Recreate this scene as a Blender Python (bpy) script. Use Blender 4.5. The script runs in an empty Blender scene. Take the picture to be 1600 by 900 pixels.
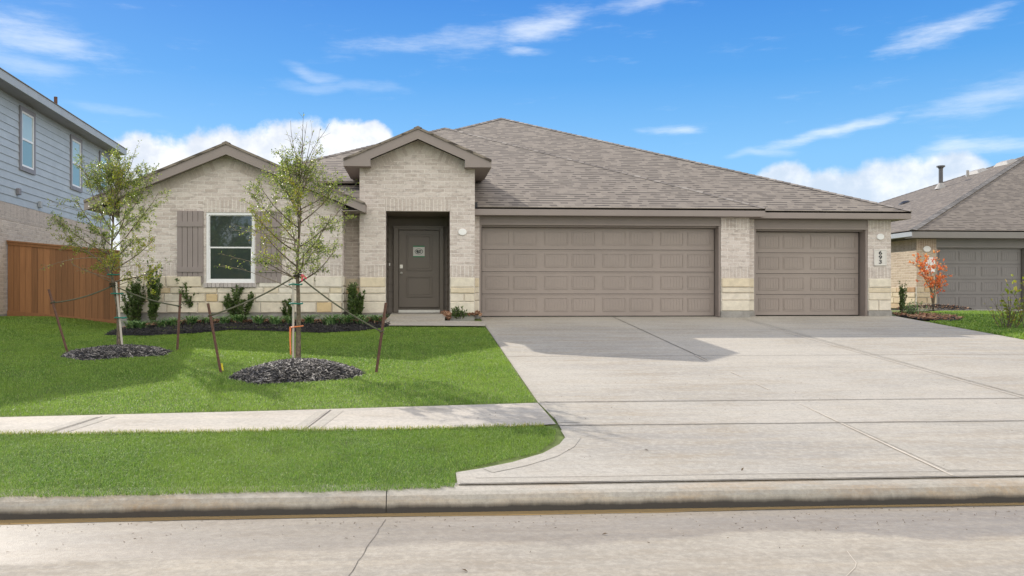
import bpy, math, random
import numpy as np
from mathutils import Vector, Matrix

# ------------------------------------------------------------------ camera, world, sun
S = bpy.context.scene
COL = S.collection
R = math.radians
YAW = R(3.7); F = 1300.0; PX0 = 737.0; PY0 = 460.0; ZC = 0.53
cam = bpy.data.cameras.new("camera"); camo = bpy.data.objects.new("camera", cam); COL.objects.link(camo)
camo.location = (0, 0, ZC); camo.rotation_euler = (R(90), 0, -YAW)
cam.sensor_width = 36; cam.lens = 36 * F / 1600
cam.shift_x = (800 - PX0) / 1600; cam.shift_y = (PY0 - 450) / 1600
cam.clip_end = 3000
S.camera = camo
S.view_settings.view_transform = 'Standard'; S.view_settings.look = 'None'
S.view_settings.exposure = 0.22; S.view_settings.gamma = 1.0
S.render.engine = 'CYCLES'; S.cycles.use_denoising = True; S.cycles.denoising_prefilter = 'NONE'; S.cycles.sample_clamp_indirect = 4.0
try: S.view_settings.use_curve_mapping = False
except Exception: pass

SUN_DIR = Vector((1.02, -1.12, -1.0)).normalized()          # the way the light travels
SUN_DIR = Matrix.Rotation(-YAW, 3, 'Z') @ SUN_DIR
sd = bpy.data.lights.new("sun", 'SUN'); so = bpy.data.objects.new("sun", sd); COL.objects.link(so)
sd.energy = 4.4; sd.angle = R(0.5); sd.color = (1.0, 0.93, 0.83)
so.rotation_euler = SUN_DIR.to_track_quat('-Z', 'Y').to_euler(); so.location = (-30, 40, 40)
SUN_EL = math.asin(-SUN_DIR.z); SUN_AZ = math.atan2(-SUN_DIR.x, -SUN_DIR.y)

def pix_dir(px, py):
    """azimuth and elevation (radians) a photo pixel looks towards"""
    t = (px - PX0) / F
    return YAW + math.atan(t), math.atan((PY0 - py) / F * math.cos(math.atan(t)))

def make_world():
    w = bpy.data.worlds.new("World"); S.world = w; w.use_nodes = True; w.cycles.sampling_method = 'MANUAL'; w.cycles.sample_map_resolution = 1024
    nt = w.node_tree; nt.nodes.clear(); N = nt.nodes; L = nt.links
    def lk(a, b):
        if isinstance(a, (int, float)): b.default_value = a
        else: L.new(a, b)
    def M(op, a, b=None, c=None, clamp=False):
        n = N.new('ShaderNodeMath'); n.operation = op; n.use_clamp = clamp
        for i, q in enumerate((a, b, c)):
            if q is not None: lk(q, n.inputs[i])
        return n.outputs[0]
    def smooth(x, a, b, lo=0.0, hi=1.0):
        n = N.new('ShaderNodeMapRange'); n.interpolation_type = 'SMOOTHSTEP'
        lk(x, n.inputs[0])
        for i, q in enumerate((a, b, lo, hi)): n.inputs[i + 1].default_value = q
        return n.outputs[0]
    def noise(vec, scale, detail, rough=0.55):
        n = N.new('ShaderNodeTexNoise'); n.inputs['Scale'].default_value = scale
        n.inputs['Detail'].default_value = detail; n.inputs['Roughness'].default_value = rough
        L.new(vec, n.inputs['Vector']); return n.outputs[0]
    def mixc(f, a, b):
        n = N.new('ShaderNodeMix'); n.data_type = 'RGBA'
        lk(f, n.inputs[0])
        for q, s in ((a, n.inputs[6]), (b, n.inputs[7])):
            if isinstance(q, tuple): s.default_value = (*q, 1)
            else: L.new(q, s)
        return n.outputs[2]
    out = N.new('ShaderNodeOutputWorld'); bg = N.new('ShaderNodeBackground'); L.new(bg.outputs[0], out.inputs[0])
    bg.inputs[1].default_value = 0.1
    sky = N.new('ShaderNodeTexSky'); sky.sky_type = 'NISHITA'; sky.sun_disc = False
    sky.sun_elevation = SUN_EL; sky.sun_rotation = SUN_AZ
    sky.air_density = 1.0; sky.dust_density = 0.4; sky.ozone_density = 2.0
    tc = N.new('ShaderNodeTexCoord'); sx = N.new('ShaderNodeSeparateXYZ'); L.new(tc.outputs['Generated'], sx.inputs[0])
    x, y, z = sx.outputs
    az = M('ARCTAN2', x, y); el = M('ARCSINE', z)
    cv = N.new('ShaderNodeCombineXYZ'); L.new(az, cv.inputs[0]); L.new(el, cv.inputs[1])
    # deep blue gradient
    ramp = N.new('ShaderNodeValToRGB'); L.new(smooth(el, 0.0, 1.0), ramp.inputs[0])
    lin = N.new('ShaderNodeMapRange'); lk(el, lin.inputs[0]); lin.inputs[1].default_value = 0; lin.inputs[2].default_value = R(90)
    L.new(lin.outputs[0], ramp.inputs[0])
    cr = ramp.color_ramp
    stops = [(0.0, (.36, .66, .93)), (.10, (.21, .52, .90)), (.16, (.085, .35, .80)), (.24, (.026, .205, .68)), (1.0, (.022, .14, .50))]
    cr.elements[0].position, cr.elements[0].color = stops[0][0], (*stops[0][1], 1)
    cr.elements[1].position, cr.elements[1].color = stops[-1][0], (*stops[-1][1], 1)
    for p, c in stops[1:-1]:
        e = cr.elements.new(p); e.color = (*c, 1)
    sc10 = N.new('ShaderNodeVectorMath'); sc10.operation = 'SCALE'; L.new(ramp.outputs[0], sc10.inputs[0]); sc10.inputs[3].default_value = 10.0
    base = mixc(0.86, sky.outputs[0], sc10.outputs[0])
    # warped coordinates
    nw = N.new('ShaderNodeTexNoise'); nw.inputs['Scale'].default_value = 9; nw.inputs['Detail'].default_value = 3
    L.new(cv.outputs[0], nw.inputs['Vector'])
    sw = N.new('ShaderNodeSeparateColor'); L.new(nw.outputs['Color'], sw.inputs[0])
    azw = M('ADD', az, M('MULTIPLY', M('SUBTRACT', sw.outputs[0], .5), .09))
    elw = M('ADD', el, M('MULTIPLY', M('SUBTRACT', sw.outputs[1], .5), .035))
    def ell(px, py, rx, ry, slope=0.0, warped=False):
        a0, e0 = pix_dir(px, py); a1, _ = pix_dir(px + rx, py); _, e1 = pix_dir(px, py - ry)
        wa, we = abs(a1 - a0), abs(e1 - e0)
        ang = math.atan(slope)                         # picture slope, down to the right positive
        A, E = (azw, elw) if warped else (az, el)
        da = M('SUBTRACT', A, a0); de = M('SUBTRACT', E, e0)
        c, s = math.cos(ang), math.sin(ang)
        p = M('SUBTRACT', M('MULTIPLY', da, c), M('MULTIPLY', de, s))
        q = M('ADD', M('MULTIPLY', da, s), M('MULTIPLY', de, c))
        p = M('DIVIDE', p, wa); q = M('DIVIDE', q, we)
        return M('SQRT', M('ADD', M('MULTIPLY', p, p), M('MULTIPLY', q, q)))
    # wisps
    st = N.new('ShaderNodeMapping'); L.new(cv.outputs[0], st.inputs[0]); st.inputs['Rotation'].default_value = (0, 0, R(-13)); st.inputs['Scale'].default_value = (5, 26, 1)
    wis = noise(st.outputs[0], 1.9, 9, .68)
    wis = M('SUBTRACT', wis, .5)
    col = base
    tot = None
    for (px, py, rx, ry, sl, k) in [(40, 50, 190, 52, .12, .62), (30, 95, 130, 30, .1, .4), (690, 62, 190, 30, -.14, .55), (840, 38, 130, 36, -.2, .75),
                                    (815, 76, 62, 13, -.05, .7), (1480, 42, 190, 26, -.26, .85), (1300, 203, 160, 15, -.27, .85),
                                    (1550, 148, 190, 42, -.16, .5), (1050, 206, 62, 11, 0, .75), (1500, 236, 260, 18, -.1, .7),
                                    (495, 112, 60, 16, .3, .4), (520, 134, 150, 14, .08, .3), (1000, 6, 110, 18, -.1, .6), (190, 172, 120, 12, .1, .3), (1180, 245, 70, 9, 0, .4)]:
        m = M('MULTIPLY', smooth(M('ADD', smooth(ell(px, py, rx * 1.15, ry * 1.2, sl, True), 1.1, .0), M('MULTIPLY', wis, 2.3)), .15, 1.55), k * .82)
        tot = m if tot is None else M('MAXIMUM', tot, m)
    wa_ = M('MULTIPLY', tot, 1.0, clamp=True)
    col = mixc(wa_, col, (9.2, 9.6, 10.0))
    # cumulus banks: puffs plus fractal edge
    fb = noise(cv.outputs[0], 26, 8, .6); fb2 = noise(cv.outputs[0], 8, 4, .5)
    def bank(puffs, edge):
        t = None
        for p in puffs:
            d = M('SUBTRACT', 1.0, ell(*p))
            t = d if t is None else M('MAXIMUM', t, d)
        t = M('ADD', t, M('MULTIPLY', M('SUBTRACT', fb, .5), .62))
        return smooth(t, 0.0, edge), t
    lit = noise(cv.outputs[0], 15, 6, .6)
    a1, t1 = bank([(140, 320, 150, 112), (255, 315, 130, 112), (370, 302, 140, 110), (470, 285, 120, 106), (550, 262, 80, 84), (578, 224, 40, 40)], .22)
    shade1 = mixc(smooth(lit, .36, .66), (6.6, 7.2, 8.2), (9.5, 9.6, 9.7))
    col = mixc(a1, col, shade1)
    a2, t2 = bank([(1225, 300, 60, 52), (1310, 330, 120, 74), (1400, 305, 110, 66), (1485, 285, 80, 54), (1570, 325, 120, 70)], .30)
    shade2 = mixc(smooth(lit, .40, .66), (6.2, 7.0, 8.1), (9.4, 9.5, 9.7))
    col = mixc(M('MULTIPLY', a2, .88), col, shade2)
    # unseen broken cloud added behind the camera to brighten the facade
    back = smooth(M('SUBTRACT', y, M('MULTIPLY', x, .5)), .32, -.12)
    bk = M('MULTIPLY', back, smooth(noise(tc.outputs['Generated'], 2.6, 6, .55), .34, .52))
    col = mixc(M('MULTIPLY', bk, smooth(z, -.02, .05)), col, (BACK_FILL, BACK_FILL * .965, BACK_FILL * .91))
    L.new(col, bg.inputs[0])
BACK_FILL = 17.0
make_world()

# ------------------------------------------------------------------ helpers
def X_at(px, Y):
    return Y * math.tan(YAW + math.atan((px - PX0) / F))
def depth(X, Y):
    return X * math.sin(YAW) + Y * math.cos(YAW)
def Z_at(px, py, Y):
    return ZC + (PY0 - py) * depth(X_at(px, Y), Y) / F
SLOPE = 0.0792; YG = 19.57
def gz(X, Y):
    """height of the ground"""
    X = np.asarray(X, float); Y = np.asarray(Y, float)
    z = -SLOPE * (YG - np.minimum(Y, YG))
    far = np.clip((Y - YG) / 6, 0, 1)
    dip = np.exp(-((X + 6.9) / 1.25) ** 2) * np.clip((Y - 14.5) / 5, 0, 1) * np.clip((X + 11) / 1, 0, 1)
    return z - .2 * dip
def gp(px, py):
    """point on the sloping front ground plane seen at a photo pixel"""
    a = YAW + math.atan((px - PX0) / F); b = (py - PY0) / F
    k = ZC + SLOPE * YG
    t = math.tan(a)
    Y = k / (b * (t * math.sin(YAW) + math.cos(YAW)) + SLOPE)
    return Y * t, Y

class MB:
    def __init__(s): s.v = []; s.f = []; s.m = []
    def face(s, pts, m=0):
        i = len(s.v); s.v.extend(tuple(p) for p in pts); s.f.append(tuple(range(i, i + len(pts)))); s.m.append(m)
    def mesh(s, vs, fs, m=0):
        i = len(s.v); s.v.extend(tuple(p) for p in vs)
        for f in fs: s.f.append(tuple(i + k for k in f)); s.m.append(m)
    def box(s, x0, x1, y0, y1, z0, z1, m=0):
        x0, x1 = min(x0, x1), max(x0, x1); y0, y1 = min(y0, y1), max(y0, y1); z0, z1 = min(z0, z1), max(z0, z1)
        vs = [(x0, y0, z0), (x1, y0, z0), (x1, y1, z0), (x0, y1, z0), (x0, y0, z1), (x1, y0, z1), (x1, y1, z1), (x0, y1, z1)]
        s.mesh(vs, [(0, 3, 2, 1), (4, 5, 6, 7), (0, 1, 5, 4), (1, 2, 6, 5), (2, 3, 7, 6), (3, 0, 4, 7)], m)
    def prism(s, poly, y0, y1, m=0):
        """polygon in x,z (counter-clockwise seen from -y) pushed from y0 to y1"""
        n = len(poly)
        vs = [(x, y0, z) for x, z in poly] + [(x, y1, z) for x, z in poly]
        fs = [tuple(range(n)), tuple(range(2 * n - 1, n - 1, -1))] + [(i, i + n, (i + 1) % n + n, (i + 1) % n) for i in range(n)]
        s.mesh(vs, fs, m)
    def slab(s, poly, thick, m=0):
        """polygon of 3-D points (normal up or out) given a thickness straight down"""
        n = len(poly)
        vs = [tuple(p) for p in poly] + [(p[0], p[1], p[2] - thick) for p in poly]
        fs = [tuple(range(n)), tuple(range(2 * n - 1, n - 1, -1))] + [(i, i + n, (i + 1) % n + n, (i + 1) % n) for i in range(n)]
        s.mesh(vs, fs, m)
    def tube(s, pts, rad, n=7, m=0, cap=True):
        P = [Vector(p) for p in pts]; k = len(P)
        if isinstance(rad, (int, float)): rad = [rad] * k
        i0 = len(s.v); ref = Vector((.31, .17, .94)).normalized()
        for i, p in enumerate(P):
            d = (P[min(i + 1, k - 1)] - P[max(i - 1, 0)]).normalized()
            if abs(d.dot(ref)) > .97: ref = Vector((1, 0, 0))
            a = d.cross(ref).normalized(); b = d.cross(a)
            ref = ref if True else a
            for j in range(n):
                t = 2 * math.pi * j / n
                s.v.append(tuple(p + (a * math.cos(t) + b * math.sin(t)) * rad[i]))
        for i in range(k - 1):
            for j in range(n):
                q = (j + 1) % n
                s.f.append((i0 + i * n + j, i0 + i * n + q, i0 + (i + 1) * n + q, i0 + (i + 1) * n + j)); s.m.append(m)
        if cap:
            s.f.append(tuple(i0 + j for j in range(n))[::-1]); s.m.append(m)
            s.f.append(tuple(i0 + (k - 1) * n + j for j in range(n))); s.m.append(m)
    def disc(s, c, rx, rz, y0, y1, n=28, m=0):
        s.prism([(c[0] + rx * math.cos(2 * math.pi * i / n), c[1] + rz * math.sin(2 * math.pi * i / n)) for i in range(n)], y0, y1, m)
    def build(s, name, mats, parent=None, origin=None, smooth=False, bevel=0, world=False):
        if parent is not None and origin is None:
            r = parent
            while r.parent: r = r.parent
            origin = (0, 0, 0) if r.rotation_euler.z else tuple(r.location)
        o3 = Vector(origin or (0, 0, 0))
        me = bpy.data.meshes.new(name)
        me.from_pydata([(v[0] - o3.x, v[1] - o3.y, v[2] - o3.z) for v in s.v], [], s.f)
        mats = mats if isinstance(mats, (list, tuple)) else [mats]
        for q in mats: me.materials.append(q)
        me.polygons.foreach_set('material_index', s.m)
        if smooth: me.polygons.foreach_set('use_smooth', [True] * len(s.f))
        uv = me.uv_layers.new(name='UVMap'); zz = Vector((0, 0, 1)); dat = uv.data
        vv = me.vertices
        for p in me.polygons:
            n = p.normal
            if abs(n.z) > .985: h = Vector((1, 0, 0)); w = Vector((0, 1, 0))
            else: h = zz.cross(n).normalized(); w = n.cross(h)
            for li in p.loop_indices:
                q = vv[me.loops[li].vertex_index].co + o3
                dat[li].uv = (q.dot(h), q.dot(w))
        ob = bpy.data.objects.new(name, me); COL.objects.link(ob)
        if parent is not None: ob.parent = parent
        elif origin: ob.location = o3
        if bevel:
            b = ob.modifiers.new('bevel', 'BEVEL'); b.width = bevel; b.segments = 2; b.limit_method = 'ANGLE'; b.angle_limit = R(40)
        return ob

def tag(o, label=None, cat=None, group=None, kind=None):
    if label: o['label'] = label
    if cat: o['category'] = cat
    if group: o['group'] = group
    if kind: o['kind'] = kind
    return o
def thing(name, loc, label, cat, group=None, rz=0.0):
    o = bpy.data.objects.new(name, None); COL.objects.link(o); o.location = loc; o.rotation_euler = (0, 0, rz)
    o.empty_display_size = .2
    return tag(o, label, cat, group)

# ------------------------------------------------------------------ materials
def newmat(name):
    m = bpy.data.materials.new(name); m.use_nodes = True
    nt = m.node_tree; b = nt.nodes['Principled BSDF']
    return m, nt, nt.nodes, nt.links, b
def noise_node(N, L, vec, scale, detail=5, rough=.55, mapping=None):
    n = N.new('ShaderNodeTexNoise'); n.inputs['Scale'].default_value = scale; n.inputs['Detail'].default_value = detail; n.inputs['Roughness'].default_value = rough
    if mapping:
        mp = N.new('ShaderNodeMapping'); mp.inputs['Scale'].default_value = mapping; L.new(vec, mp.inputs[0]); vec = mp.outputs[0]
    L.new(vec, n.inputs['Vector']); return n.outputs[0]
def ramp_node(N, L, fac, stops):
    r = N.new('ShaderNodeValToRGB'); L.new(fac, r.inputs[0]); e = r.color_ramp.elements
    e[0].position, e[0].color = stops[0][0], (*stops[0][1], 1); e[1].position, e[1].color = stops[-1][0], (*stops[-1][1], 1)
    for p, c in stops[1:-1]:
        q = e.new(p); q.color = (*c, 1)
    return r.outputs[0]
def mix_node(N, L, f, a, b, mode='MIX'):
    n = N.new('ShaderNodeMix'); n.data_type = 'RGBA'; n.blend_type = mode
    if isinstance(f, (int, float)): n.inputs[0].default_value = f
    else: L.new(f, n.inputs[0])
    for q, s in ((a, n.inputs[6]), (b, n.inputs[7])):
        if isinstance(q, tuple): s.default_value = (*q, 1)
        else: L.new(q, s)
    return n.outputs[2]
def bump_node(N, L, b, h, strength, dist):
    n = N.new('ShaderNodeBump'); n.inputs['Strength'].default_value = strength; n.inputs['Distance'].default_value = dist
    L.new(h, n.inputs['Height']); L.new(n.outputs[0], b.inputs['Normal'])
def g3(v): return (v, v, v)
def mapr(N, L, x, a, b, lo=0., hi=1.):
    n = N.new('ShaderNodeMapRange'); L.new(x, n.inputs[0])
    for i, q in enumerate((a, b, lo, hi)): n.inputs[i + 1].default_value = q
    return n.outputs[0]

def mat_paint(name, c, rough=.5, var=.12, scale=3.0, metallic=0.0, bump=.05):
    m, nt, N, L, b = newmat(name)
    tc = N.new('ShaderNodeTexCoord')
    f = noise_node(N, L, tc.outputs['Object'], scale, 6, .6)
    col = ramp_node(N, L, f, [(.25, tuple(q * (1 - var) for q in c)), (.75, tuple(min(1, q * (1 + var)) for q in c))])
    L.new(col, b.inputs['Base Color']); b.inputs['Roughness'].default_value = rough; b.inputs['Metallic'].default_value = metallic
    if bump:
        f2 = noise_node(N, L, tc.outputs['Object'], 60, 3); bump_node(N, L, b, f2, bump, .01)
    return m

def mat_brick(name, c1, c2, mort, bw=.30, rh=.086, off=.5, ms=.009):
    m, nt, N, L, b = newmat(name)
    uv = N.new('ShaderNodeUVMap')
    br = N.new('ShaderNodeTexBrick'); br.offset = off; L.new(uv.outputs[0], br.inputs['Vector'])
    br.inputs['Scale'].default_value = 1; br.inputs['Brick Width'].default_value = bw; br.inputs['Row Height'].default_value = rh
    br.inputs['Mortar Size'].default_value = ms; br.inputs['Mortar Smooth'].default_value = .25; br.inputs['Bias'].default_value = 0
    br.inputs['Color1'].default_value = (*c1, 1); br.inputs['Color2'].default_value = (*c2, 1); br.inputs['Mortar'].default_value = (*mort, 1)
    n1 = noise_node(N, L, uv.outputs[0], 1.3, 4); n2 = noise_node(N, L, uv.outputs[0], 30, 4, .7)
    c = mix_node(N, L, mapr(N, L, n1, .35, .7, 0, .5), br.outputs['Color'], tuple(q * .8 for q in c1))
    # limewash flecks of smeared mortar
    c = mix_node(N, L, mapr(N, L, n2, .5, .72, 0, .65), c, tuple(min(.8, q * 1.12) for q in mort))
    n3 = noise_node(N, L, uv.outputs[0], 5, 5, .6, (1, 3.0, 1))
    c = mix_node(N, L, mapr(N, L, n3, .52, .68, 0, .6), c, tuple(q * .62 for q in c2))
    L.new(c, b.inputs['Base Color']); b.inputs['Roughness'].default_value = .88
    h = mix_node(N, L, .25, br.outputs['Fac'], n2)
    inv = N.new('ShaderNodeMath'); inv.operation = 'SUBTRACT'; inv.inputs[0].default_value = 1; L.new(br.outputs['Fac'], inv.inputs[1])
    ad = N.new('ShaderNodeMath'); ad.operation = 'ADD'; L.new(inv.outputs[0], ad.inputs[0]); L.new(n2, ad.inputs[1])
    bump_node(N, L, b, ad.outputs[0], .55, .012)
    return m

def mat_shingle(name, cs, rh=.175, bw=.22):
    m, nt, N, L, b = newmat(name)
    uv = N.new('ShaderNodeUVMap')
    def tabs(w, h, off, shift):
        mp = N.new('ShaderNodeMapping'); mp.inputs['Location'].default_value = (shift, 0, 0); L.new(uv.outputs[0], mp.inputs[0])
        br = N.new('ShaderNodeTexBrick'); br.offset = off; br.offset_frequency = 2; br.squash = .7; br.squash_frequency = 3
        L.new(mp.outputs[0], br.inputs['Vector'])
        for k, v in (('Scale', 1), ('Brick Width', w), ('Row Height', h), ('Mortar Size', .0), ('Bias', 0)): br.inputs[k].default_value = v
        br.inputs['Color1'].default_value = (0, 0, 0, 1); br.inputs['Color2'].default_value = (1, 1, 1, 1)
        q = N.new('ShaderNodeSeparateColor'); L.new(br.outputs['Color'], q.inputs[0]); return q.outputs[0]
    t1 = tabs(bw, rh, .37, 0); t2 = tabs(bw * .8, rh, .61, 3.7)
    c = ramp_node(N, L, t1, [(0.0, cs[1]), (.4, cs[2]), (1.0, cs[3])])
    sep = N.new('ShaderNodeSeparateXYZ'); L.new(uv.outputs[0], sep.inputs[0])
    dv = N.new('ShaderNodeMath'); dv.operation = 'DIVIDE'; L.new(sep.outputs[1], dv.inputs[0]); dv.inputs[1].default_value = rh
    fr = N.new('ShaderNodeMath'); fr.operation = 'FRACT'; L.new(dv.outputs[0], fr.inputs[0])
    edge = mapr(N, L, fr.outputs[0], .34, .44, 1, 0)          # shadow at the tab bottoms, painted as a dark band
    on = mapr(N, L, t2, .36, .46, .15, 1)
    mu = N.new('ShaderNodeMath'); mu.operation = 'MULTIPLY'; L.new(edge, mu.inputs[0]); L.new(on, mu.inputs[1])
    c = mix_node(N, L, mu.outputs[0], c, cs[0])
    gr = noise_node(N, L, uv.outputs[0], 90, 4, .8)
    c = mix_node(N, L, mapr(N, L, gr, .35, .7, 0, .3), c, tuple(q * .6 for q in cs[1]))
    wv = noise_node(N, L, uv.outputs[0], .5, 5)
    c = mix_node(N, L, mapr(N, L, wv, .4, .75, 0, .22), c, cs[1])
    L.new(c, b.inputs['Base Color']); b.inputs['Roughness'].default_value = .92
    h = N.new('ShaderNodeMath'); h.operation = 'SUBTRACT'; h.inputs[0].default_value = 1; L.new(fr.outputs[0], h.inputs[1])
    ad = N.new('ShaderNodeMath'); ad.operation = 'ADD'; L.new(h.outputs[0], ad.inputs[0]); L.new(t2, ad.inputs[1])
    bump_node(N, L, b, ad.outputs[0], .5, .012)
    return m

def mat_concrete(name, c, stain=(.30, .25, .19), streak=(1, 6, 1), wet=None, k=1.0, grime_shade=None):
    m, nt, N, L, b = newmat(name)
    g = N.new('ShaderNodeNewGeometry'); P = g.outputs['Position']
    n1 = noise_node(N, L, P, .55, 6, .6, streak); n2 = noise_node(N, L, P, 2.2, 7, .65, (.5, 2.2, 1)); n3 = noise_node(N, L, P, 140, 3, .8)
    n4 = noise_node(N, L, P, .23, 4, .55)
    n6 = noise_node(N, L, P, .9, 8, .68, (.35, 4.5, 1)); n7 = noise_node(N, L, P, 34, 6, .8)
    col = mix_node(N, L, mapr(N, L, n1, .36, .64, 0, .85 * k), c, tuple(q * .68 for q in c))
    n8 = noise_node(N, L, P, .42, 7, .62, (.8, 1.6, 1))
    col = mix_node(N, L, mapr(N, L, n8, .50, .60, 0, .75 * k), col, tuple(q * f for q, f in zip(c, (.70, .70, .72))))
    col = mix_node(N, L, mapr(N, L, n6, .46, .66, 0, .75 * k), col, tuple(min(.8, q * f) for q, f in zip(c, (1.12, 1.06, .97))))
    col = mix_node(N, L, mapr(N, L, n2, .47, .66, 0, .8 * k), col, stain)
    col = mix_node(N, L, mapr(N, L, n4, .45, .60, 0, .6 * k), col, tuple(min(.8, q * 1.20) for q in c))
    col = mix_node(N, L, mapr(N, L, n7, .44, .62, .0, .6), col, tuple(q * .60 for q in c))
    n9 = noise_node(N, L, P, 1.0, 6, .75, (2.2, 26, 1))      # broom marks across the slab
    col = mix_node(N, L, mapr(N, L, n9, .46, .62, 0, .38), col, tuple(q * .66 for q in c))
    n10 = noise_node(N, L, P, 16, 4, .7)
    col = mix_node(N, L, mapr(N, L, n10, .46, .64, 0, .35), col, tuple(min(.8, q * 1.25) for q in c))
    col = mix_node(N, L, mapr(N, L, n3, .35, .65, 0, .30), col, tuple(q * .5 for q in c))
    n5 = noise_node(N, L, P, 9, 6, .75)
    col = mix_node(N, L, mapr(N, L, n5, .60, .78, 0, .5), col, tuple(q * .5 for q in c))
    rough = .85
    if grime_shade:                                            # black water line, with the curb face's shade painted into it
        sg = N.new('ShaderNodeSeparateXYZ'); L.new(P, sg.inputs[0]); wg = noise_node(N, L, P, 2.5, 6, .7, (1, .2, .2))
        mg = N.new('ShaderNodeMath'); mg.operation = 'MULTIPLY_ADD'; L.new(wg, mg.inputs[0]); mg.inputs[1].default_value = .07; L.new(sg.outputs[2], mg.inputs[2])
        gm = mapr(N, L, mg.outputs[0], grime_shade[0] + .035 - grime_shade[1] * .5, grime_shade[0] + .035 + grime_shade[1] * .5, .95, 0)
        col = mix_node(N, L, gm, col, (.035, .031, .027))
    if wet:                                              # y of the gutter line, reach of the damp strip
        sp = N.new('ShaderNodeSeparateXYZ'); L.new(P, sp.inputs[0])
        wv = noise_node(N, L, P, .5, 4, .5, (1, .3, 1))
        md = N.new('ShaderNodeMath'); md.operation = 'MULTIPLY_ADD'; L.new(wv, md.inputs[0]); md.inputs[1].default_value = wet[2]
        fine = noise_node(N, L, P, 7, 6, .7); mf = N.new('ShaderNodeMath'); mf.operation = 'MULTIPLY_ADD'; L.new(fine, mf.inputs[0]); mf.inputs[1].default_value = .22; L.new(sp.outputs[1], mf.inputs[2]); L.new(mf.outputs[0], md.inputs[2])
        # dries out towards the right-hand end of the street
        rt = N.new('ShaderNodeMath'); rt.operation = 'MULTIPLY_ADD'; L.new(sp.outputs[0], rt.inputs[0]); rt.inputs[1].default_value = -wet[3]; L.new(md.outputs[0], rt.inputs[2])
        wm = mapr(N, L, rt.outputs[0], wet[0] - wet[1], wet[0] - wet[1] + .10)
        b.inputs['Specular IOR Level'].default_value = .35
        col = mix_node(N, L, wm, col, mix_node(N, L, .30, col, (.16, .125, .09)))
        r = mapr(N, L, wm, 0, 1, .82, .36)
        rn = N.new('ShaderNodeMath'); rn.operation = 'MULTIPLY_ADD'; L.new(n5, rn.inputs[0]); rn.inputs[1].default_value = .25; L.new(r, rn.inputs[2])
        L.new(rn.outputs[0], b.inputs['Roughness'])
    else:
        b.inputs['Roughness'].default_value = rough
    L.new(col, b.inputs['Base Color'])
    ad = N.new('ShaderNodeMath'); ad.operation = 'ADD'; L.new(n3, ad.inputs[0]); L.new(n5, ad.inputs[1])
    bump_node(N, L, b, ad.outputs[0], .35, .006)
    return m

def mat_island(name, stops, rough=.6, translucent=0.0, spec=.5, noise=0.0, nscale=40, bump=0, patch=None):
    """one colour per loose piece (leaf, blade, stone, chip)"""
    m, nt, N, L, b = newmat(name)
    g = N.new('ShaderNodeNewGeometry')
    col = ramp_node(N, L, g.outputs['Random Per Island'], stops)
    if patch:                                            # drifts of drier, yellower growth
        f = noise_node(N, L, g.outputs['Position'], .8, 5, .65)
        col = mix_node(N, L, mapr(N, L, f, .44, .66, 0, .8), col, patch)
        f = noise_node(N, L, g.outputs['Position'], 3.5, 3, .6)
        col = mix_node(N, L, mapr(N, L, f, .5, .75, 0, .5), col, mix_node(N, L, 1.0, col, g3(.6), 'MULTIPLY'))
    if noise:
        f = noise_node(N, L, g.outputs['Position'], nscale, 5, .65)
        col = mix_node(N, L, mapr(N, L, f, .35, .7, 0, noise), col, mix_node(N, L, 1.0, col, g3(.55), 'MULTIPLY'))
        if bump: bump_node(N, L, b, f, bump, .02)
    L.new(col, b.inputs['Base Color']); b.inputs['Roughness'].default_value = rough
    b.inputs['Specular IOR Level'].default_value = spec
    if translucent:
        t = N.new('ShaderNodeBsdfTranslucent'); L.new(mix_node(N, L, 1.0, col, (1.35, 1.5, .7), 'MULTIPLY'), t.inputs[0])
        mx = N.new('ShaderNodeMixShader'); mx.inputs[0].default_value = translucent
        L.new(b.outputs[0], mx.inputs[1]); L.new(t.outputs[0], mx.inputs[2]); L.new(mx.outputs[0], N['Material Output'].inputs[0])
    return m

def mat_glass(name, tint=(.012, .016, .015), rough=.02, wav=.02):
    m, nt, N, L, b = newmat(name)
    tc = N.new('ShaderNodeTexCoord')
    b.inputs['Base Color'].default_value = (*tint, 1); b.inputs['Roughness'].default_value = rough
    b.inputs['IOR'].default_value = 1.6; b.inputs['Specular IOR Level'].default_value = .8
    f = noise_node(N, L, tc.outputs['Object'], 3, 2); bump_node(N, L, b, f, wav, .05)
    return m

def mat_wood(name, c, rough=.75):
    m, nt, N, L, b = newmat(name)
    g = N.new('ShaderNodeNewGeometry'); tc = N.new('ShaderNodeTexCoord')
    isl = g.outputs['Random Per Island']
    base = ramp_node(N, L, isl, [(0, tuple(q * .68 for q in c)), (.5, c), (1, tuple(q * 1.28 for q in c))])
    f = noise_node(N, L, tc.outputs['Object'], 2.2, 7, .65, (14, 14, .6))
    col = mix_node(N, L, mapr(N, L, f, .35, .7, 0, .6), base, mix_node(N, L, 1.0, base, g3(.55), 'MULTIPLY'))
    L.new(col, b.inputs['Base Color']); b.inputs['Roughness'].default_value = rough
    bump_node(N, L, b, f, .3, .01)
    return m

def mat_bark(name, c1, c2):
    m, nt, N, L, b = newmat(name)
    tc = N.new('ShaderNodeTexCoord')
    f = noise_node(N, L, tc.outputs['Object'], 22, 6, .7, (1.6, 1.6, .8)); f2 = noise_node(N, L, tc.outputs['Object'], 6, 4, .6)
    col = ramp_node(N, L, f, [(.36, c1), (.5, tuple((a + d) / 2 for a, d in zip(c1, c2))), (.62, c2)])
    col = mix_node(N, L, mapr(N, L, f2, .45, .65, 0, .5), col, (.10, .11, .06))
    L.new(col, b.inputs['Base Color']); b.inputs['Roughness'].default_value = .9
    bump_node(N, L, b, f, .6, .012)
    return m

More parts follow.
